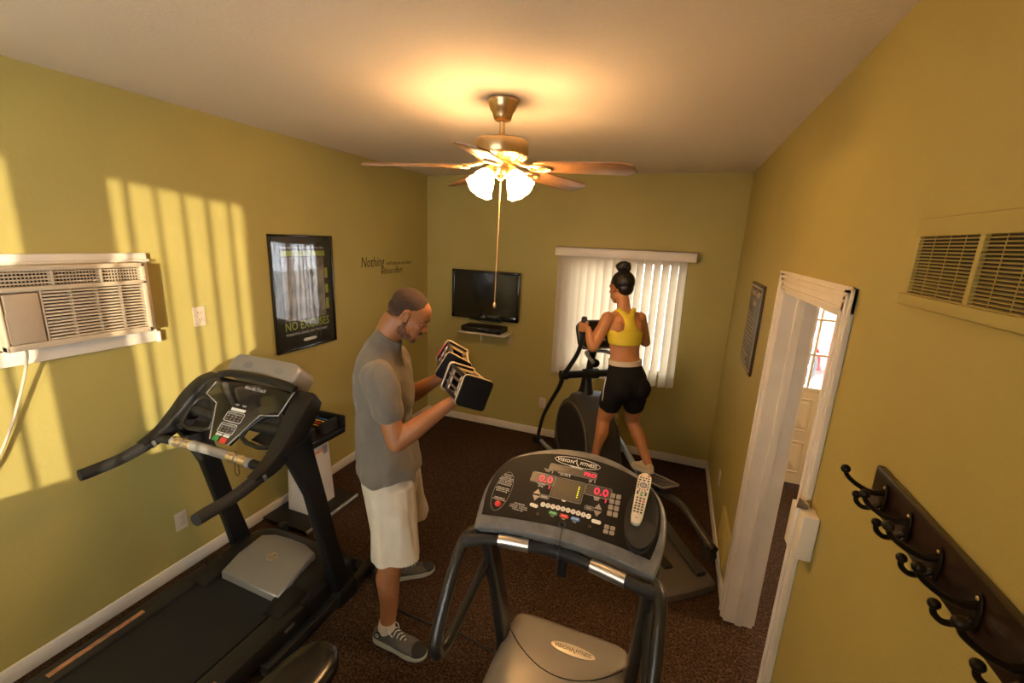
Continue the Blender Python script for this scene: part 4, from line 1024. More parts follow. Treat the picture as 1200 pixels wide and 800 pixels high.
# flywheel housing
def circ(r, n=40): return [(r * math.cos(2 * math.pi * k / n), r * math.sin(2 * math.pi * k / n)) for k in range(n)]
side = crm([(1.86, .08), (1.885, .30), (1.84, .52), (1.74, .66), (1.62, .74), (1.56, .80), (1.50, .80), (1.40, .74), (1.24, .62), (1.10, .42), (1.04, .22), (1.02, .08)], 4)
def yz(poly, x, s=1.0, c=(1.45, .42)): return [(x, c[0] + (p[0] - c[0]) * s, c[1] + (p[1] - c[1]) * s) for p in poly]
b = MB(); b.loft([yz(side, -.150, .90), yz(side, -.140, .97), yz(side, -.11, 1), yz(side, .11, 1), yz(side, .140, .97), yz(side, .150, .90)]); sh = b.build('flywheel_housing', SHR, t, 40)
for s in (-1, 1):
    b = MB(); ring = [(s * .150, 1.48 + .30 * math.cos(a), .41 + .30 * math.sin(a)) for a in [2 * math.pi * k / 48 for k in range(48)]]
    f = lambda r, x: [(s * x, 1.48 + r * math.cos(2 * math.pi * k / 48), .405 + r * math.sin(2 * math.pi * k / 48)) for k in range(48)]
    b.loft([f(.315, .140), f(.315, .155), f(.30, .163), f(.285, .158), f(.26, .156), f(.05, .162)]); b.build('side_disc', mat('disc_black', (.022, .021, .019), .35, bump=.04, scale=60), sh, 40)
    b = MB(); b.tube([(s * .155, 1.48 + .315 * math.cos(a), .405 + .315 * math.sin(a)) for a in [2 * math.pi * k / 48 for k in range(48)]], .008, 8, closed=True); b.build('disc_rim', TAUPE, sh, 60)
# mast, pivot bar
b = MB(); b.loft([[(px, y + py, z) for px, py in rrect(w, d_, min(w, d_) * .4, 3)] for y, z, w, d_ in ((1.55, .66, .20, .26), (1.555, .76, .13, .18), (1.56, .84, .09, .12), (1.56, .93, .075, .09))]); b.build('mast_cover', BLACK, t, 50)
b = MB(); b.tube([(0, 1.56, .88), (0, 1.50, 1.15), (0, 1.46, 1.30)], .032, 16, smooth=3); b.build('mast', BLKMET, t, 60)
b = MB(); b.tube([(-.24, 1.50, .985), (.24, 1.50, .985)], .032, 16); b.tube([(-.07, 1.50, .985), (.07, 1.50, .985)], .045, 16); b.build('pivot_bar', BLACK, t, 60)
for s in (-1, 1):
    b = MB(); b.tube([(s * .225, 1.50, .985), (s * .285, 1.50, .985)], .042, 20); b.ell((s * .285, 1.5, .985), (.012, .040, .040)); b.build('pivot_cap', BLACK, t, 60)
    if s < 0:
        arm = [(-.255, 1.195, 1.54), (-.262, 1.185, 1.42), (-.262, 1.24, 1.26), (-.262, 1.40, 1.08), (-.262, 1.50, .98), (-.262, 1.56, .86), (-.262, 1.78, .60), (-.262, 1.92, .40), (-.262, 2.02, .14)]
        top = arm[:2]
    else:
        arm = [(.255, 1.44, 1.46), (.262, 1.44, 1.36), (.262, 1.52, 1.22), (.262, 1.53, 1.08), (.262, 1.50, .98), (.262, 1.56, .84), (.262, 1.60, .66), (.262, 1.66, .42), (.262, 1.70, .24)]
    b = MB(); b.tube(arm, [.017, .018, .018, .02, .022, .02, .018, .018, .018], 14, smooth=6); lv = b.build('lever_arm', BLKMET, t, 60)
    b = MB(); b.tube([Vector(arm[0]) + Vector((0, -.0, .01)), arm[0], (Vector(arm[0]) + Vector(arm[1])) / 2, arm[1]], [.017, .023, .023, .022], 14); b.build('foam_grip', BLACKM, lv, 60)
    e = Vector(arm[-1])
    b = MB(); b.tube([e + Vector((-.035, 0, -.01)), e + Vector((.035, 0, -.01))], .038, 16); b.build('pivot_joint', BLACK, lv, 60)
    # pedal arm from the front joint to the rear roller, with pedal
    if s > 0: arm2 = [(.235, 1.70, .24), (.22, 1.45, .47), (.205, 1.20, .43), (.20, .98, .345), (.20, .78, .32), (.20, .58, .345), (.20, .39, .375), (.20, .20, .32), (.20, .085, .275)]
    else: arm2 = [(-.235, 2.02, .13), (-.225, 1.70, .16), (-.205, 1.30, .28), (-.20, 1.10, .30), (-.20, .95, .31), (-.20, .75, .32), (-.20, .55, .31), (-.20, .35, .27), (-.20, .25, .24)]
    b = MB(); b.tube(arm2[:5], [.018, .020, .024, .026, .026], 14, smooth=5); b.build('pedal_link', ALU, t, 60, label='blue-grey pedal link')
    b = MB(); b.tube(arm2[4:], [.026, .026, .024, .026, .028], 14, smooth=5); pa = b.build('pedal_arm', SHR, t, 60)
    e = Vector(arm2[-1]); 
    b = MB(); b.tube([e + Vector((0, .01, 0)), e + Vector((0, -.02, -.006))], .032, 16); b.build('end_cap', BLACK, pa, 60)
    b = MB(); b.tube([e + Vector((-.025 , .02, -.05)), e + Vector((.025, .02, -.05))], .045, 18); b.build('roller', BLACKM, pa, 60)
    # pedal plate: dark tray with a lighter lip
    pc = (.20, .70, .388) if s > 0 else (-.135, 1.10, .345)
    M = Matrix.Translation(pc) @ Matrix.Rotation(R_(-14 if s > 0 else 4), 4, 'X')
    b = MB(); b.T = M; b.prism(rrect(.15, .37, .03), -.012, .004, .003); pd_ = b.build('pedal', BLACKM, t, 40)
    b = MB(); b.T = M; b.tube([(x, y, .006) for x, y in rrect(.15, .37, .03)], .007, 8, closed=True); b.build('pedal_lip', SILVER if s > 0 else BLACK, pd_, 60)
    b = MB(); b.T = M
    for k in range(12): b.box((-.06, -.16 + k * .028, .004), (.06, -.152 + k * .028, .007))
    b.build('tread', GREYP, pd_)
    b = MB(); b.T = M; b.box((-.05, -.08, -.06), (.05, .08, -.010), .01); b.build('pedal_bracket', BLACK, pd_, 40)
# console
CFm = frame((0, 1.42, 1.36), (1, 0, 0), (0, .45, .89))
b = MB(); b.T = CFm; b.loft([[(x * s, y * s, z) for x, y in rrect(.36, .24, .06, 5)] for s, z in ((.82, -.08), (1, -.05), (1, -.01), (.96, 0), (.5, .001))]); ec = b.build('console', BLACK, t, 40)
b = MB(); b.T = CFm; b.tube([(x, y, -.005) for x, y in rrect(.355, .235, .06, 5)], .008, 8, closed=True); b.build('console_rim', GREYP, ec, 60)
b = MB(); b.T = CFm; b.prism(rrect(.20, .08, .01, 4, 0, .045), 0, .003, .001); b.build('display', SHEET, ec)
for i in range(5):
    b = MB(); b.T = CFm; b.prism(rrect(.028, .018, .005, 3, -.09 + i * .045, -.05), 0, .003, .001); b.build('key', INK_G, ec)
b = MB(); b.tube([(-.13, 1.22, 1.17), (-.13, 1.30, 1.19), (-.09, 1.44, 1.20), (0, 1.50, 1.19), (.09, 1.44, 1.20), (.13, 1.30, 1.19), (.13, 1.22, 1.17)], .015, 12, smooth=5); b.build('pulse_handle', SILVER, t, 60)
b = MB(); b.T = frame((0, 1.47, 1.10), (1, 0, 0), (0, 0, 1)); b.lathe([(0, -.03), (.036, -.03), (.036, .05), (.032, .05), (.030, -.02), (0, -.02)], 20); b.build('bottle_cage', BLACK, t, 60)

# ---------------------------------------------------------------- the man's frame and his dumbbells
MROT = math.atan2(.415, .91); MO = (-1.3, 1.75, 0)
MW = Matrix.Translation(MO) @ Matrix.Rotation(MROT, 4, 'Z')      # local: x forward, y left, z up
CREAMP = mat('dumbbell_cream_edge', (.66, .52, .34), .4); PBBLK = mat('dumbbell_black_plate', (.006, .005, .005), .6, spec=.2, bump=.05, scale=150)
CHR = mat('dumbbell_chrome', (.50, .44, .36), .28, metal=.9)
PINK = mat('dumbbell_pink_label', (.75, .10, .22), .5)
def block_dumbbell(label, M, pink=False):
    """M: origin at the grip centre, local x = bar axis (outer face +x), z up, square plates"""
    t = thing('adjustable_dumbbell', label, 'dumbbell', tuple(M.translation), group=None)
    A = Matrix.Translation(-M.translation) @ M
    H = .073
    for s in (-1, 1):
        for k in range(5):
            x = s * (.068 + .0145 * k); h = H * (.80 + .05 * k) if k < 4 else H
            b = MB(); b.T = A @ frame((x, 0, 0), (0, 1, 0), (0, 0, 1)); th = .0055 if k < 4 else .009
            b.prism(rrect(2 * h, 2 * h, .016, 4), -th, th, .002); b.build('end_plate' if k == 4 else 'inner_plate', PBBLK if k != 1 else CHR, t, 40)
            if k in (0, 4):
                b = MB(); b.T = A @ frame((x - s * .011, 0, 0), (0, 1, 0), (0, 0, 1)); b.tube([(px, py, 0) for px, py in rrect(2 * h - .004, 2 * h - .004, .016, 4)], .0055, 8, closed=True); b.build('cream_rim', CREAMP, t, 60)
    for k, (yy, zz) in enumerate(((H - .014, H - .016), (-H + .014, H - .016), (H - .014, -H + .016), (-H + .014, -H + .016))):
        b = MB(); b.T = A; b.box((-.122, yy - .005, zz - .008), (.125, yy + .005, zz + .008), .002); b.build('side_rail', CREAMP if k % 2 == 0 else BLKMET, t, 40)
    for zz in (.02, -.02):
        b = MB(); b.T = A; b.box((-.12, -H + .008, zz - .006), (.12, -H + .014, zz + .006), .002); b.build('side_rail', CHR, t, 40)
    b = MB(); b.T = A; b.tube([(-.066, 0, 0), (.066, 0, 0)], .016, 16); b.build('handle', BLACKM, t, 60)
    for s in (-1, 1):
        for q in (-1, 1):
            b = MB(); b.T = A; b.tube([(s * .064, q * .045, .052), (s * .012, q * .045, .052)], .013, 12); b.build('counterweight', CHR, t, 60)
    b = MB(); b.T = A; b.tube([(.08, H - .01, -.04), (.08, H + .02, -.04)], .008, 10); b.tube([(-.08, H - .01, -.04), (-.08, H + .02, -.04)], .008, 10)
    b.tube([(-.08, H + .018, -.04), (.08, H + .018, -.04)], .005, 8); b.build('selector_pin', ORANGE, t, 60, label='orange selector pin')
    if pink: b = MB(); b.T = A; b.box((-.115, -H - .004, -.045), (-.088, -H + .001, .045), .001); b.build('weight_label', PINK, t, 40)
    return t
# right (near) dumbbell
def dbframe(c, axis, up):
    ax = Vector(axis).normalized(); up = Vector(up); z = (up - ax * up.dot(ax)).normalized(); y = z.cross(ax)
    return MW @ Matrix(((ax[0], y[0], z[0], c[0]), (ax[1], y[1], z[1], c[1]), (ax[2], y[2], z[2], c[2]), (0, 0, 0, 1)))
RH = Vector((.385, -.125, 1.405)); RAX = Vector((.36, -.93, 0.02))
LH = Vector((.300, .205, 1.425)); LAX = Vector((.10, -.99, -.05))
DBR = dbframe(RH, RAX, (.38, 0, .92)); DBL = dbframe(LH, LAX, (.50, 0, .86))
block_dumbbell('black square block dumbbell held in the man\'s near right hand', DBR)
block_dumbbell('square block dumbbell with pink label held in the man\'s far left hand', DBL, True)

# ---------------------------------------------------------------- people
def skin_mat(name, col):
    m = mat(name, col, .5, bump=.12, scale=120, var=.10, vscale=9)
    m.node_tree.nodes['Principled BSDF'].inputs['Subsurface Weight'].default_value = .08
    m.node_tree.nodes['Principled BSDF'].inputs['Subsurface Radius'].default_value = (.02, .008, .004)
    return m
SKM = skin_mat('brown_skin', (.33, .135, .052)); SKW = skin_mat('tan_skin', (.48, .205, .080))
HAIRM = mat('short_dark_hair', (.055, .026, .012), .75, bump=1.0, scale=420, var=.4, vscale=200)
HAIRW = mat('black_hair', (.008, .006, .005), .38, bump=.9, scale=90)
EYEW = mat('eye_white', (.7, .62, .52), .25); EYED = mat('eye_dark', (.03, .015, .008), .2); LIPM = mat('lip', (.27, .10, .065), .45)

def head_into(b, M, f=1.0, female=False):
    """adds a face-forward (+x) head to b; M places it (origin between the ears)"""
    k = f; b.T = M @ Matrix.Diagonal((k, k, k, 1))
    b.ell((-.014, 0, .032), (.100, .076, .088)); b.ell((.022, 0, .03), (.074, .066, .074))
    b.ell((.030, 0, -.018), (.064, .061, .082)); b.ell((.034, 0, -.068), (.053, .050, .044))
    b.ell((.070, 0, -.094), (.024, .024, .020)); b.ell((.062, .016, -.088), (.02, .02, .018)); b.ell((.062, -.016, -.088), (.02, .02, .018))
    for s in (-1, 1):
        b.ell((.012, s * .046, -.058), (.036, .020, .034)); b.ell((.066, s * .038, -.022), (.022, .021, .018)); b.ell((.068, s * .030, -.055), (.022, .018, .026))
        b.capsule((.088, s * .012, .022), (.072, s * .048, .018), .0095, .008)
        # ear
        b.tube([(.008, s * .073, -.026), (.006, s * .078, .0), (-.002, s * .084, .022), (-.018, s * .088, .022), (-.026, s * .086, .004), (-.018, s * .080, -.018), (.0, s * .075, -.03)], .0052, 8, smooth=4)
        b.ell((-.008, s * .076, -.002), (.016, .007, .022))
    b.loft([[(x + dx, y, z) for dx, y in ((-.02, -w), (0, -w * .45), (h, 0), (0, w * .45), (-.02, w))] for x, w, z, h in ((.088, .010, .022, .002), (.092, .011, .004, .008), (.096, .013, -.014, .015), (.096, .017, -.028, .020), (.088, .018, -.036, .014))])
    b.ell((.108, 0, -.026), (.012, .011, .010)); b.ell((.098, .012, -.031), (.011, .008, .007)); b.ell((.098, -.012, -.031), (.011, .008, .007))
    b.capsule((.094, -.020, -.060), (.102, 0, -.055), .006); b.capsule((.094, .020, -.060), (.102, 0, -.055), .006)
    b.capsule((.092, -.016, -.070), (.099, 0, -.071), .0068); b.capsule((.092, .016, -.070), (.099, 0, -.071), .0068)
    b.T = Matrix.Identity(4)

def hand_into(b, M, s=1.0, mirror=1):
    """fist round a bar: local x = bar axis, palm under (-z), wrist towards -y, fingers curl over the far side; thumb on mirror*x side"""
    b.T = M @ Matrix.Diagonal((mirror * s, s, s, 1))
    b.loft([[(px, y, z + pz) for px, pz in rrect(w, h, h * .42, 3)] for y, z, w, h in ((-.095, -.020, .056, .042), (-.070, -.026, .066, .038), (-.04, -.034, .080, .034), (-.01, -.036, .086, .030), (.014, -.032, .084, .024))])
    for i, (x, r, L) in enumerate(((.034, .0088, 1.0), (.0115, .0092, 1.06), (-.0115, .0088, 1.0), (-.033, .0076, .84))):
        p = [(x, .004, -.032), (x * .99, .030 * L, -.024), (x * .97, .034 * L, .006), (x * .95, .016, .029), (x * .93, -.008, .030)]
        b.chain(p, [r * 1.12, r * 1.08, r, r * .95, r * .88], 12)
    b.chain([(.030, -.062, -.022), (.047, -.040, -.004), (.040, -.024, .020), (.022, -.010, .036)], [.015, .0125, .0105, .0092], 12)
    b.T = Matrix.Identity(4)

def arm_into(b, sh, el, wr, rs, side_bulge=0):
    b.chain([sh, el], [rs[0], rs[1]], 18)
    sh, el, wr = Vector(sh), Vector(el), Vector(wr)
    m = sh.lerp(el, .5); b.ell(m + Vector((.012, 0, .0)), (rs[0] * .92, rs[0] * .86, (el - sh).length * .34), 18, 12, rot=Vector((0, 0, 1)).rotation_difference((el - sh).normalized()).to_matrix())
    q = el.lerp(wr, .30); b.chain([el, q, wr], [rs[1], rs[2], rs[3]], 18)
def leg_into(b, hip, kn, an, rs):
    hip, kn, an = Vector(hip), Vector(kn), Vector(an)
    b.chain([hip, hip.lerp(kn, .5), kn], [rs[0], rs[0] * .86, rs[1]], 20)
    q = kn.lerp(an, .32) + Vector((-.018, 0, 0)); b.chain([kn, q, kn.lerp(an, .7), an], [rs[1], rs[2], rs[3] * 1.2, rs[3]], 18)

def shoe(M, L, w, mu, ms, parent, laces=True, name='shoe', high=.105, accent=None):
    """x toe, z up, origin under the ankle on the sole"""
    b = MB(); b.T = M
    xs = [(-.068, .030, .075), (-.05, .040, high * .95), (-.01, .043, high), (.03, .044, high * .90), (.08, .048, .070), (.13, .050, .055), (.175, .046, .045), (.205, .032, .035), (.218, .015, .028)]
    k = L / .286
    rings = []
    for x, hw, h in xs:
        ring = []
        for j in range(20):
            a = 2 * math.pi * j / 20; ca, sa = math.cos(a), math.sin(a)
            yy = hw * w * math.copysign(abs(ca) ** .8, ca) * (1 if sa < 0 else (1 - .35 * sa * (h > .06))); zz = .018 + (h - .018) * (.5 + .5 * math.copysign(abs(sa) ** .8, sa))
            ring.append((x * k, yy, zz))
        rings.append(ring)
    b.loft(rings); so = b.build(name, mu, parent, 60)
    b = MB(); b.T = M
    out = crm([(-.078 * k, 0), (-.066 * k, .032 * w), (0, .040 * w), (.07 * k, .048 * w), (.14 * k, .054 * w), (.20 * k, .040 * w), (.225 * k, 0), (.20 * k, -.040 * w), (.14 * k, -.052 * w), (.07 * k, -.042 * w), (0, -.040 * w), (-.066 * k, -.032 * w)], 3, closed=True)
    b.loft([[(x * s, y * s, z) for x, y in out] for s, z in ((.97, .0), (1.0, .006), (1.0, .024), (.96, .030))]); b.build('sole', ms, so, 60)
    if laces:
        for i in range(6):
            x = (.035 + i * .017) * k; z = high * .92 - i * .0105
            b = MB(); b.T = M; b.tube([(x - .004, -.026 * w, z - .016), (x, 0, z + .002), (x + .006, .026 * w, z - .016)], .0028, 6, smooth=3); b.build('lace', INK_W, so, 60)
        for s in (-1, 1):
            b = MB(); b.T = M; b.tube([(.03 * k, 0, high * .93), (.02 * k, s * .02, high * 1.05), (.035 * k, s * .035, high * .95), (.05 * k, s * .03, high * .75)], .0026, 6, smooth=4); b.build('lace', INK_W, so, 60)
    if accent:
        for s in (-1, 1):
            b = MB(); b.T = M @ frame((-.03 * k, s * .040 * w, .075), (s * 1, 0, 0), (0, 0, 1)) ; b.prism(oval(.018, .018, 20), -.004, .004, .002); b.build('ankle_patch', BLACKM, so, 60)
            b = MB(); b.T = M @ frame((-.03 * k, s * (.0445) * w, .075), (s * 1, 0, 0), (0, 0, 1)); b.tube([(x, y, 0) for x, y in oval(.008, .009, 14)], .0018, 6, closed=True); b.build('ankle_emblem', INK_W, so, 60)
        b = MB(); b.T = M; b.ell((.17 * k, 0, .030), (.052 * k, .0475 * w, .0225)); b.build('toe_cap', BLACKM, so, 180)
    return so

# ---- man, local frame x forward, y left
man = thing('person', 'man in grey t-shirt and white shorts curling two block dumbbells', 'person', MO, MROT)
b = MB()
HMM = Matrix.Translation((.098, 0, 1.722)) @ Matrix.Rotation(R_(33), 4, 'Y')
head_into(b, HMM, 1.0)
b.ellloft([(-.045, 0, 1.47, .075, .085, .0), (-.040, 0, 1.53, .066, .068, .2), (-.016, 0, 1.60, .064, .062, .45), (.018, 0, 1.665, .070, .061, .5), (.045, 0, 1.71, .064, .056, .5)], 24, 3)
b.ellloft([(-.01, 0, .86, .105, .160), (-.015, 0, .95, .105, .160), (-.02, 0, 1.05, .095, .145), (-.025, 0, 1.2, .105, .155), (-.025, 0, 1.33, .118, .175), (-.03, 0, 1.43, .11, .175), (-.035, 0, 1.50, .08, .13)], 28, 3)
SR, SL = (-.015, -.205, 1.455), (-.02, .205, 1.455)
for s_ in (SR, SL): b.ell(s_, (.056, .056, .056)); b.capsule(s_, (s_[0] - .01, s_[1] * .35, 1.49), .05, .05)
ER, EL = (.075, -.255, 1.165), (.02, .265, 1.18)
wr_r = DBR @ Vector((0, 0, 0)); 
iMW = MW.inverted()
# hand frames: bar axis along dumbbell x; wrist direction back down the forearm
def handframe(center, axis, elbow, zsign=1):
    c = Vector(center); ax = Vector(axis).normalized(); e = Vector(elbow)
    y = (c - e); y = (y - ax * y.dot(ax)).normalized(); z = ax.cross(y)
    if z.z < 0: ax = -ax; z = ax.cross(y)
    return Matrix(((ax[0], y[0], z[0], c[0]), (ax[1], y[1], z[1], c[1]), (ax[2], y[2], z[2], c[2]), (0, 0, 0, 1)))
HR = handframe(RH, RAX, ER); HL = handframe(LH, LAX, EL)
WRr = HR @ Vector((0, -.098, -.022)); WRl = HL @ Vector((0, -.098, -.022))
arm_into(b, SR, ER, WRr, (.056, .047, .050, .029)); arm_into(b, SL, EL, WRl, (.056, .047, .050, .029))
b.ell((.03, -.232, 1.32), (.058, .052, .085)); b.ell((.0, .24, 1.32), (.058, .052, .085))
hand_into(b, HR, 1.0, -1 if (HR.col[0].to_3d().dot(Vector((0, -1, 0))) < 0) else 1)
hand_into(b, HL, 1.0, -1 if (HL.col[0].to_3d().dot(Vector((0, 1, 0))) < 0) else 1)
KR, KL = (.035, -.185, .50), (.03, .17, .50)
AR, AL = (.005, -.235, .105), (-.03, .215, .105)
leg_into(b, (-.01, -.095, .88), KR, AR, (.088, .058, .062, .038)); leg_into(b, (-.01, .095, .88), KL, AL, (.088, .058, .062, .038))
body = b.blob('body', SKM, man, .0048, 5)
# t-shirt
def folds(amp, sx, sz, seed=0):
    def f(co): return amp * (noise.noise(Vector((co.x * sx + seed, co.y * sx, co.z * sz))) + .5 * noise.noise(Vector((co.x * sx * 2.2 + seed, co.y * sx * 2.2, co.z * sz * 2.5))))
    return f
TEE = mat('heather_grey_jersey', (.165, .142, .110), .9, bump=.35, scale=500, var=.16, vscale=260, sheen=.2)
b = MB()
b.ellloft([(-.016, 0, .900, .160, .222), (-.018, 0, .95, .158, .220), (-.030, 0, 1.08, .142, .188), (-.034, 0, 1.20, .137, .182), (-.032, 0, 1.32, .140, .200), (-.034, 0, 1.42, .134, .208), (-.045, 0, 1.49, .112, .185), (-.042, 0, 1.54, .092, .135, .15), (-.024, 0, 1.585, .074, .088, .4), (-.004, 0, 1.612, .064, .070, .58)], 36, 3, power=2.2)
for s_, e_ in ((SR, ER), (SL, EL)):
    s_, e_ = Vector(s_), Vector(e_)
    b.chain([s_ + Vector((0, -.012 * (1 if s_.y > 0 else -1), .0)), s_.lerp(e_, .25), s_.lerp(e_, .50)], [.083, .083, .077], 22)
tee = b.blob('t_shirt', TEE, man, .0055, 5, folds(.015, 9, 6.5, 3))
for s_, e_ in ((SR, ER), (SL, EL)):
    s_, e_ = Vector(s_), Vector(e_)
b = MB(); b.tube([(-.002 + .054 * math.cos(a), .069 * math.sin(a), 1.614 - .036 * math.cos(a)) for a in [2 * math.pi * k / 32 for k in range(32)]], .0065, 8, closed=True); b.build('collar', TEE, tee, 60)
# shorts
SHO = mat('white_mesh_shorts', (.66, .58, .45), .75, bump=.3, scale=380, var=.05, vscale=14)
b = MB()
b.ellloft([(-.015, 0, .985, .125, .176), (-.015, 0, .93, .136, .200), (-.010, 0, .84, .140, .215), (-.005, 0, .77, .135, .21)], 34, 3)
for s in (-1, 1):
    b.ellloft([(-.0, s * .10, .86, .128, .110), (.012, s * .118, .74, .128, .110), (.030, s * .150, .62, .122, .102), (.045, s * .172, .50, .122, .104), (.046, s * .173, .485, .121, .103)], 28, 3)
sh_ = b.blob('shorts', SHO, man, .0058, 4, folds(.014, 11, 2.0, 9))
# hair and beard
b = MB(); b.T = HMM
b.ell((-.020, 0, .043), (.0955, .0765, .0810), 40, 28); b.ell((-.046, 0, .004), (.0690, .0690, .050), 30, 20); b.ell((-.026, 0, .022), (.080, .0755, .060), 30, 20)
hm = b.blob('hair', HAIRM, man, .004, 3, lambda co: .0012 * noise.noise(co * 160))
BRD = mat('dark_stubble', (.13, .055, .025), .8, bump=.8, scale=420, var=.5, vscale=120)
b = MB(); b.T = HMM
b.ell((.074, 0, -.100), (.0235, .025, .019), 20, 14)
for s in (-1, 1):
    b.ell((.012, s * .049, -.066), (.030, .0195, .032), 20, 14); b.ell((.040, s * .040, -.088), (.030, .018, .018), 20, 14)
    b.ell((.006, s * .061, -.034), (.012, .010, .026), 16, 12)
b.capsule((.0955, -.018, -.0515), (.1035, 0, -.0475), .0045); b.capsule((.0955, .018, -.0515), (.1035, 0, -.0475), .0045)
b.blob('beard', BRD, man, .003, 2)
for s in (-1, 1):
    b = MB(); b.T = HMM; b.ell((.078, s * .030, .002), (.0115, .0125, .0095), 20, 14); e_ = b.build('eye', EYEW, man, 180)
    b = MB(); b.T = HMM; b.ell((.0785, s * .030, .0045), (.0132, .0145, .0100), 20, 14); b.build('eyelid', SKM, e_, 180)
    b = MB(); b.T = HMM; b.ell((.0868, s * .030, -.0015), (.0042, .0056, .0056), 14, 10); b.build('iris', EYED, e_, 180)
    b = MB(); b.T = HMM; b.tube([(.088, s * .016, .0085), (.0925, s * .030, .0085), (.083, s * .043, .006)], .0034, 8, smooth=4); b.build('eyelid', SKM, e_, 180)
    b = MB(); b.T = HMM; b.tube([(.0965, s * .011, .026), (.0945, s * .028, .031), (.0815, s * .048, .026)], [.0035, .004, .0025], 8, smooth=4); b.build('eyebrow', HAIRM, man, 180)
b = MB(); b.T = HMM; b.tube([(.0955, -.018, -.066), (.1035, 0, -.064), (.0955, .018, -.066)], .0028, 8, smooth=4); b.build('mouth', LIPM, man, 180)
# socks and shoes
SOCK = mat('white_sock', (.68, .60, .48), .9, bump=.4, scale=300)
SHOEG = mat('grey_knit_trainer', (.085, .078, .066), .7, bump=.5, scale=260, var=.2, vscale=60); SOLE = mat('pale_sole', (.42, .42, .33), .6)
for an, rz in ((AR, -24), (AL, 18)):
    M = Matrix.Translation((an[0], an[1], 0)) @ Matrix.Rotation(R_(rz), 4, 'Z') @ Matrix.Translation((-.0, 0, .001))
    b = MB(); b.T = M; b.ellloft([(-.008, 0, .05, .050, .038), (-.005, 0, .09, .047, .040), (-.002, 0, .118, .044, .041), (.0, 0, .138, .042, .0405)], 22, 2); b.build('sock', SOCK, man, 60)
    shoe(M, .300, 1.0, SHOEG, SOLE, man, True, 'shoe', .112, True)

# ---- woman: x forward, y left, standing on the pedals
WROT = EROT + math.pi / 2
WOx = EO[0] - .607 * 1.0; WOy = EO[1] + .795 * 1.0
wz = .355
wom = thing('person', 'woman in yellow sports top and black shorts exercising on the elliptical, seen from behind', 'person', (WOx, WOy, wz), WROT)
def Z(p): return (p[0], p[1], p[2] - wz)
b = MB()
HW = Matrix.Translation(Z((.185, -.03, 1.775))) @ Matrix.Rotation(R_(8), 4, 'Z') @ Matrix.Rotation(R_(12), 4, 'Y')
head_into(b, HW, 1.0, True)
wt = Matrix.Translation((0, 0, -wz))
b.T = wt
b.ellloft([(.095, -.03, 1.56, .065, .09), (.115, -.03, 1.62, .052, .056, .1), (.14, -.03, 1.68, .049, .050, .2), (.16, -.03, 1.73, .045, .045, .2)], 24, 3)
b.ellloft([(-.035, -.03, 1.00, .112, .150), (-.035, -.03, 1.06, .118, .166), (-.020, -.03, 1.13, .105, .155), (.015, -.03, 1.22, .082, .128), (.040, -.03, 1.30, .078, .118), (.060, -.03, 1.40, .090, .132), (.075, -.03, 1.49, .095, .146), (.090, -.03, 1.56, .070, .130), (.095, -.03, 1.59, .05, .09)], 32, 3)
b.ell((-.085, .045, 1.045), (.082, .085, .09)); b.ell((-.085, -.105, 1.045), (.082, .085, .09))
b.ell((.135, .035, 1.455), (.05, .055, .055)); b.ell((.135, -.095, 1.455), (.05, .055, .055))
WSL, WSR = (.095, .110, 1.555), (.105, -.172, 1.55)
for s_ in (WSL, WSR): b.ell(s_, (.045, .045, .045)); b.capsule(s_, (.09, -.03 + (s_[1] + .03) * .3, 1.59), .036, .034)
# shoulder blades
for y_ in (.05, -.11): b.ell((.022, y_, 1.49), (.034, .040, .055))
WEL, WER = (.055, .235, 1.345), (.18, -.30, 1.34)
WGL, WGR = (.190, .257, 1.475), (.440, -.258, 1.405)
b.T = Matrix.Identity(4)
GLH = Vector(Z(WGL)); GRH = Vector(Z(WGR))
axl = Vector((-.03, 0, 1)).normalized(); axr = Vector((-.05, 0, 1)).normalized()
def grip(center, axis, wrist_from, palm_side):
    """hand wrapped on an upright bar; palm lies on palm_side of the bar"""
    c = Vector(center); ax = Vector(axis).normalized(); y = c - Vector(wrist_from); y = (y - ax * y.dot(ax)).normalized(); z = ax.cross(y)
    if z.dot(Vector(palm_side)) > 0: ax = -ax; z = ax.cross(y)
    return Matrix(((ax[0], y[0], z[0], c[0]), (ax[1], y[1], z[1], c[1]), (ax[2], y[2], z[2], c[2]), (0, 0, 0, 1)))
HWL = grip(GLH, axl, Z(WEL), (0, 1, 0)); HWR = grip(GRH, axr, Z(WER), (0, -1, 0))
wl = HWL @ Vector((0, -.085, -.020)); wr = HWR @ Vector((0, -.085, -.020))
arm_into(b, Z(WSL), Z(WEL), wl, (.052, .040, .041, .024)); arm_into(b, Z(WSR), Z(WER), wr, (.052, .040, .041, .024))
hand_into(b, HWL, .88, 1 if HWL.col[0].z > 0 else -1); hand_into(b, HWR, .88, 1 if HWR.col[0].z > 0 else -1)
WKR, WAR = (.015, -.145, .735), (-.205, -.185, .475)
WKL, WAL = (.030, .100, .765), (.045, .135, .445)
leg_into(b, Z((-.04, -.105, 1.04)), Z(WKR), Z(WAR), (.092, .052, .052, .031)); leg_into(b, Z((-.035, .055, 1.04)), Z(WKL), Z(WAL), (.092, .052, .052, .031))
b.blob('body', SKW, wom, .0046, 5)
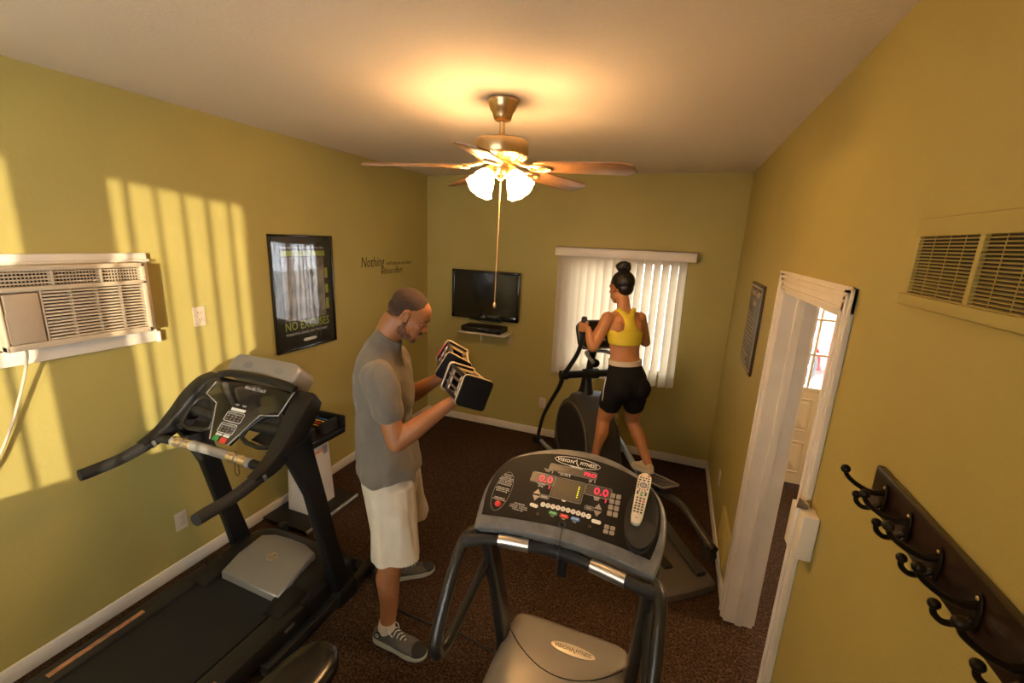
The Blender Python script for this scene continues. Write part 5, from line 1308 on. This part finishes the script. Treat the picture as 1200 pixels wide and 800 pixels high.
# yellow racer-back top
YEL = mat('yellow_stretch_fabric', (.72, .56, .035), .65, bump=.2, scale=300)
b = MB(); b.T = wt
b.ellloft([(.050, -.03, 1.365, .090, .131), (.054, -.03, 1.385, .095, .137), (.064, -.03, 1.44, .1, .146), (.070, -.03, 1.475, .098, .143), (.076, -.03, 1.50, .085, .10)], 32, 3)
b.ell((.135, .035, 1.455), (.055, .060, .060)); b.ell((.135, -.095, 1.455), (.055, .060, .060))
b.ellloft([(.012, -.03, 1.44, .030, .120), (.008, -.03, 1.49, .030, .078), (.016, -.03, 1.53, .030, .050), (.040, -.03, 1.575, .03, .052), (.055, -.03, 1.60, .022, .058)], 24, 3)
for s in (-1, 1):
    b.chain([(.045, -.03 + s * .030, 1.585), (.075, -.03 + s * .062, 1.622), (.115, -.03 + s * .068, 1.600), (.150, -.03 + s * .062, 1.53)], [.024, .018, .018, .022], 14)
b.blob('sports_top', YEL, wom, .0045, 4)
BSH = mat('black_stretch_shorts', (.010, .009, .009), .85, bump=.15, scale=250, spec=.2)
b = MB(); b.T = wt
b.ellloft([(-.036, -.03, 1.00, .118, .158), (-.035, -.03, 1.06, .124, .172), (-.020, -.03, 1.13, .111, .161), (.008, -.03, 1.20, .093, .138), (.018, -.03, 1.235, .088, .130)], 32, 3)
b.ell((-.087, .045, 1.045), (.088, .09, .096)); b.ell((-.087, -.105, 1.045), (.088, .09, .096))
for h_, k_ in (((-.04, -.105, 1.04), WKR), ((-.035, .055, 1.04), WKL)):
    h_, k_ = Vector(h_), Vector(k_); b.chain([h_, h_.lerp(k_, .33), h_.lerp(k_, .50)], [.099, .092, .083], 22)
bs = b.blob('shorts', BSH, wom, .005, 4, folds(.003, 12, 12, 5))
b = MB(); b.T = wt; b.loft([[(cx_ + rx * math.cos(a), -.03 + ry * math.sin(a), z) for a in [2 * math.pi * k / 36 for k in range(36)]] for cx_, rx, ry, z in ((.014, .093, .136, 1.215), (.020, .091, .133, 1.250))]); b.build('waistband', mat('white_waistband', (.62, .50, .36), .7), bs, 60)
for s in (1,):
    pts = [(-.02, .138, 1.13), (-.035, .158, 1.05), (-.03, .157, .98), (-.01, .146, .90)]
    b = MB(); b.T = wt; b.tube([(x, y + .004, z) for x, y, z in pts], .004, 8, smooth=5); b.build('side_stripe', INK_W, bs, 60)
# hair with top knot
b = MB(); b.T = HW
b.ell((-.026, 0, .044), (.100, .082, .088), 36, 24); b.ell((-.056, 0, -.002), (.056, .064, .062), 30, 20); b.ell((-.01, 0, .10), (.045, .04, .025), 20, 14)
b.tube([(-.03, 0, .105), (-.035, 0, .13)], [.026, .024], 16)
b.ell((-.038, 0, .158), (.052, .058, .044), 28, 20)
for k in range(7):
    a = 2 * math.pi * k / 7; b.ell((-.038 + .030 * math.cos(a), .034 * math.sin(a), .158 + .012 * math.sin(3 * a)), (.028, .026, .028), 14, 10)
b.blob('hair', HAIRW, wom, .0035, 3, lambda co: .0022 * noise.noise(Vector((co.x * 60, co.y * 60, co.z * 30))))
for s in (-1, 1):
    b = MB(); b.T = HW @ Matrix.Diagonal((1, 1, 1, 1)); b.ell((.078, s * .030, .002), (.0125, .0135, .0105), 16, 10); e_ = b.build('eye', EYEW, wom, 180)
    b = MB(); b.T = HW @ Matrix.Diagonal((1, 1, 1, 1)); b.ell((.0872, s * .030, .001), (.0042, .0056, .0056), 12, 8); b.build('iris', EYED, e_, 180)
    b = MB(); b.T = HW @ Matrix.Diagonal((1, 1, 1, 1)); b.tube([(.0965, s * .011, .026), (.0945, s * .028, .031), (.0815, s * .048, .026)], .0028, 8, smooth=4); b.build('eyebrow', HAIRW, wom, 180)
b = MB(); b.T = HW @ Matrix.Diagonal((1, 1, 1, 1)); b.tube([(.0955, -.018, -.066), (.1035, 0, -.064), (.0955, .018, -.066)], .0030, 8, smooth=4); b.build('mouth', LIPM, wom, 180)
WSHOE = mat('cream_trainer', (.66, .52, .34), .6, bump=.2, scale=150); WSOLE = mat('white_sole', (.66, .58, .46), .6)
for an, pt, hz in ((WAR, 14, .40), (WAL, 0, .352)):
    M = Matrix.Translation((an[0] + .005, an[1], hz - wz)) @ Matrix.Rotation(R_(pt), 4, 'Y')
    shoe(M, .240, .84, WSHOE, WSOLE, wom, True, 'shoe', .085)

# ---------------------------------------------------------------- red car parked outside, seen through the glazed door
CROT = R_(45)
t = thing('car', 'red car parked outside, its wheel seen through the glazed exterior door', 'car', (2.10, 7.95, -.02), CROT)
CRED = mat('red_car_paint', (.50, .03, .03), .25, coat=.6); TYRE = mat('tyre_rubber', (.02, .02, .02), .8, bump=.2); RIM = mat('alloy_rim', (.6, .6, .6), .3, metal=.8); CGL = mat('car_glass', (.03, .04, .045), .08, coat=.5)
# local x along the car (nose at -x), near side at y = 0, far side y = 1.75
prof = crm([(-.80, .32), (-.84, .50), (-.78, .66), (-.30, .80), (.35, .90), (1.2, .95), (2.4, .98), (3.15, .94), (3.30, .80), (3.34, .50), (3.28, .30)], 4)
arch = lambda cx: [(cx + .36 * math.cos(a), .33 + .36 * math.sin(a)) for a in [math.pi * k / 12 for k in range(13)]]
poly = prof + [(2.95, .26)] + arch(2.55) + [(2.1, .22), (.45, .22)] + arch(0) + [(-.45, .26)]
b = MB(); b.T = Matrix.Rotation(R_(90), 4, 'X'); b.prism(poly, -1.75, 0, .05); cb_ = b.build('car_body', CRED, t, 40)
b = MB(); b.loft([[(x, y, z) for x, y in rrect(w, d_, .2, 4, cx, .875)] for z, w, d_, cx in ((.90, 2.6, 1.62, 1.45), (1.15, 2.15, 1.50, 1.5), (1.36, 1.55, 1.34, 1.52), (1.42, 1.3, 1.2, 1.52))]); b.build('cabin', CGL, t, 40)
b = MB(); b.loft([[(x, y, z) for x, y in rrect(w, d_, .2, 4, 1.52, .875)] for z, w, d_ in ((1.38, 1.54, 1.34), (1.42, 1.45, 1.28), (1.45, 1.2, 1.1))]); b.build('roof', CRED, t, 60)
b = MB(); b.T = Matrix.Rotation(R_(90), 4, 'X'); b.prism([(-.80, .56), (-.55, .60), (-.50, .70), (-.74, .66)], -.06, .012, .004); b.build('headlight', mat('lamp_lens', (.8, .8, .78), .1), t, 40)
for cx in (0, 2.55):
    for y0, s in ((.10, -1), (1.65, 1)):
        M = frame((cx, y0, .33), (1, 0, 0), (0, 0, 1)) if s < 0 else frame((cx, y0, .33), (-1, 0, 0), (0, 0, 1))
        b = MB(); b.T = M; b.lathe([(.20, -.10), (.30, -.10), (.33, -.07), (.33, .07), (.30, .10), (.22, .10), (.20, .07)], 36); wh = b.build('wheel', TYRE, t, 40)
        b = MB(); b.T = M; b.lathe([(.0, .05), (.05, .06), (.05, .075), (.0, .08)], 16); b.lathe([(.215, .02), (.225, .09), (.205, .095), (.20, .02)], 36)
        for k in range(5):
            a = 2 * math.pi * k / 5; b.T = M @ Matrix.Rotation(a, 4, 'Z'); b.box((.03, -.025, .05), (.215, .025, .08), .01)
        b.build('rim', RIM, wh, 40)
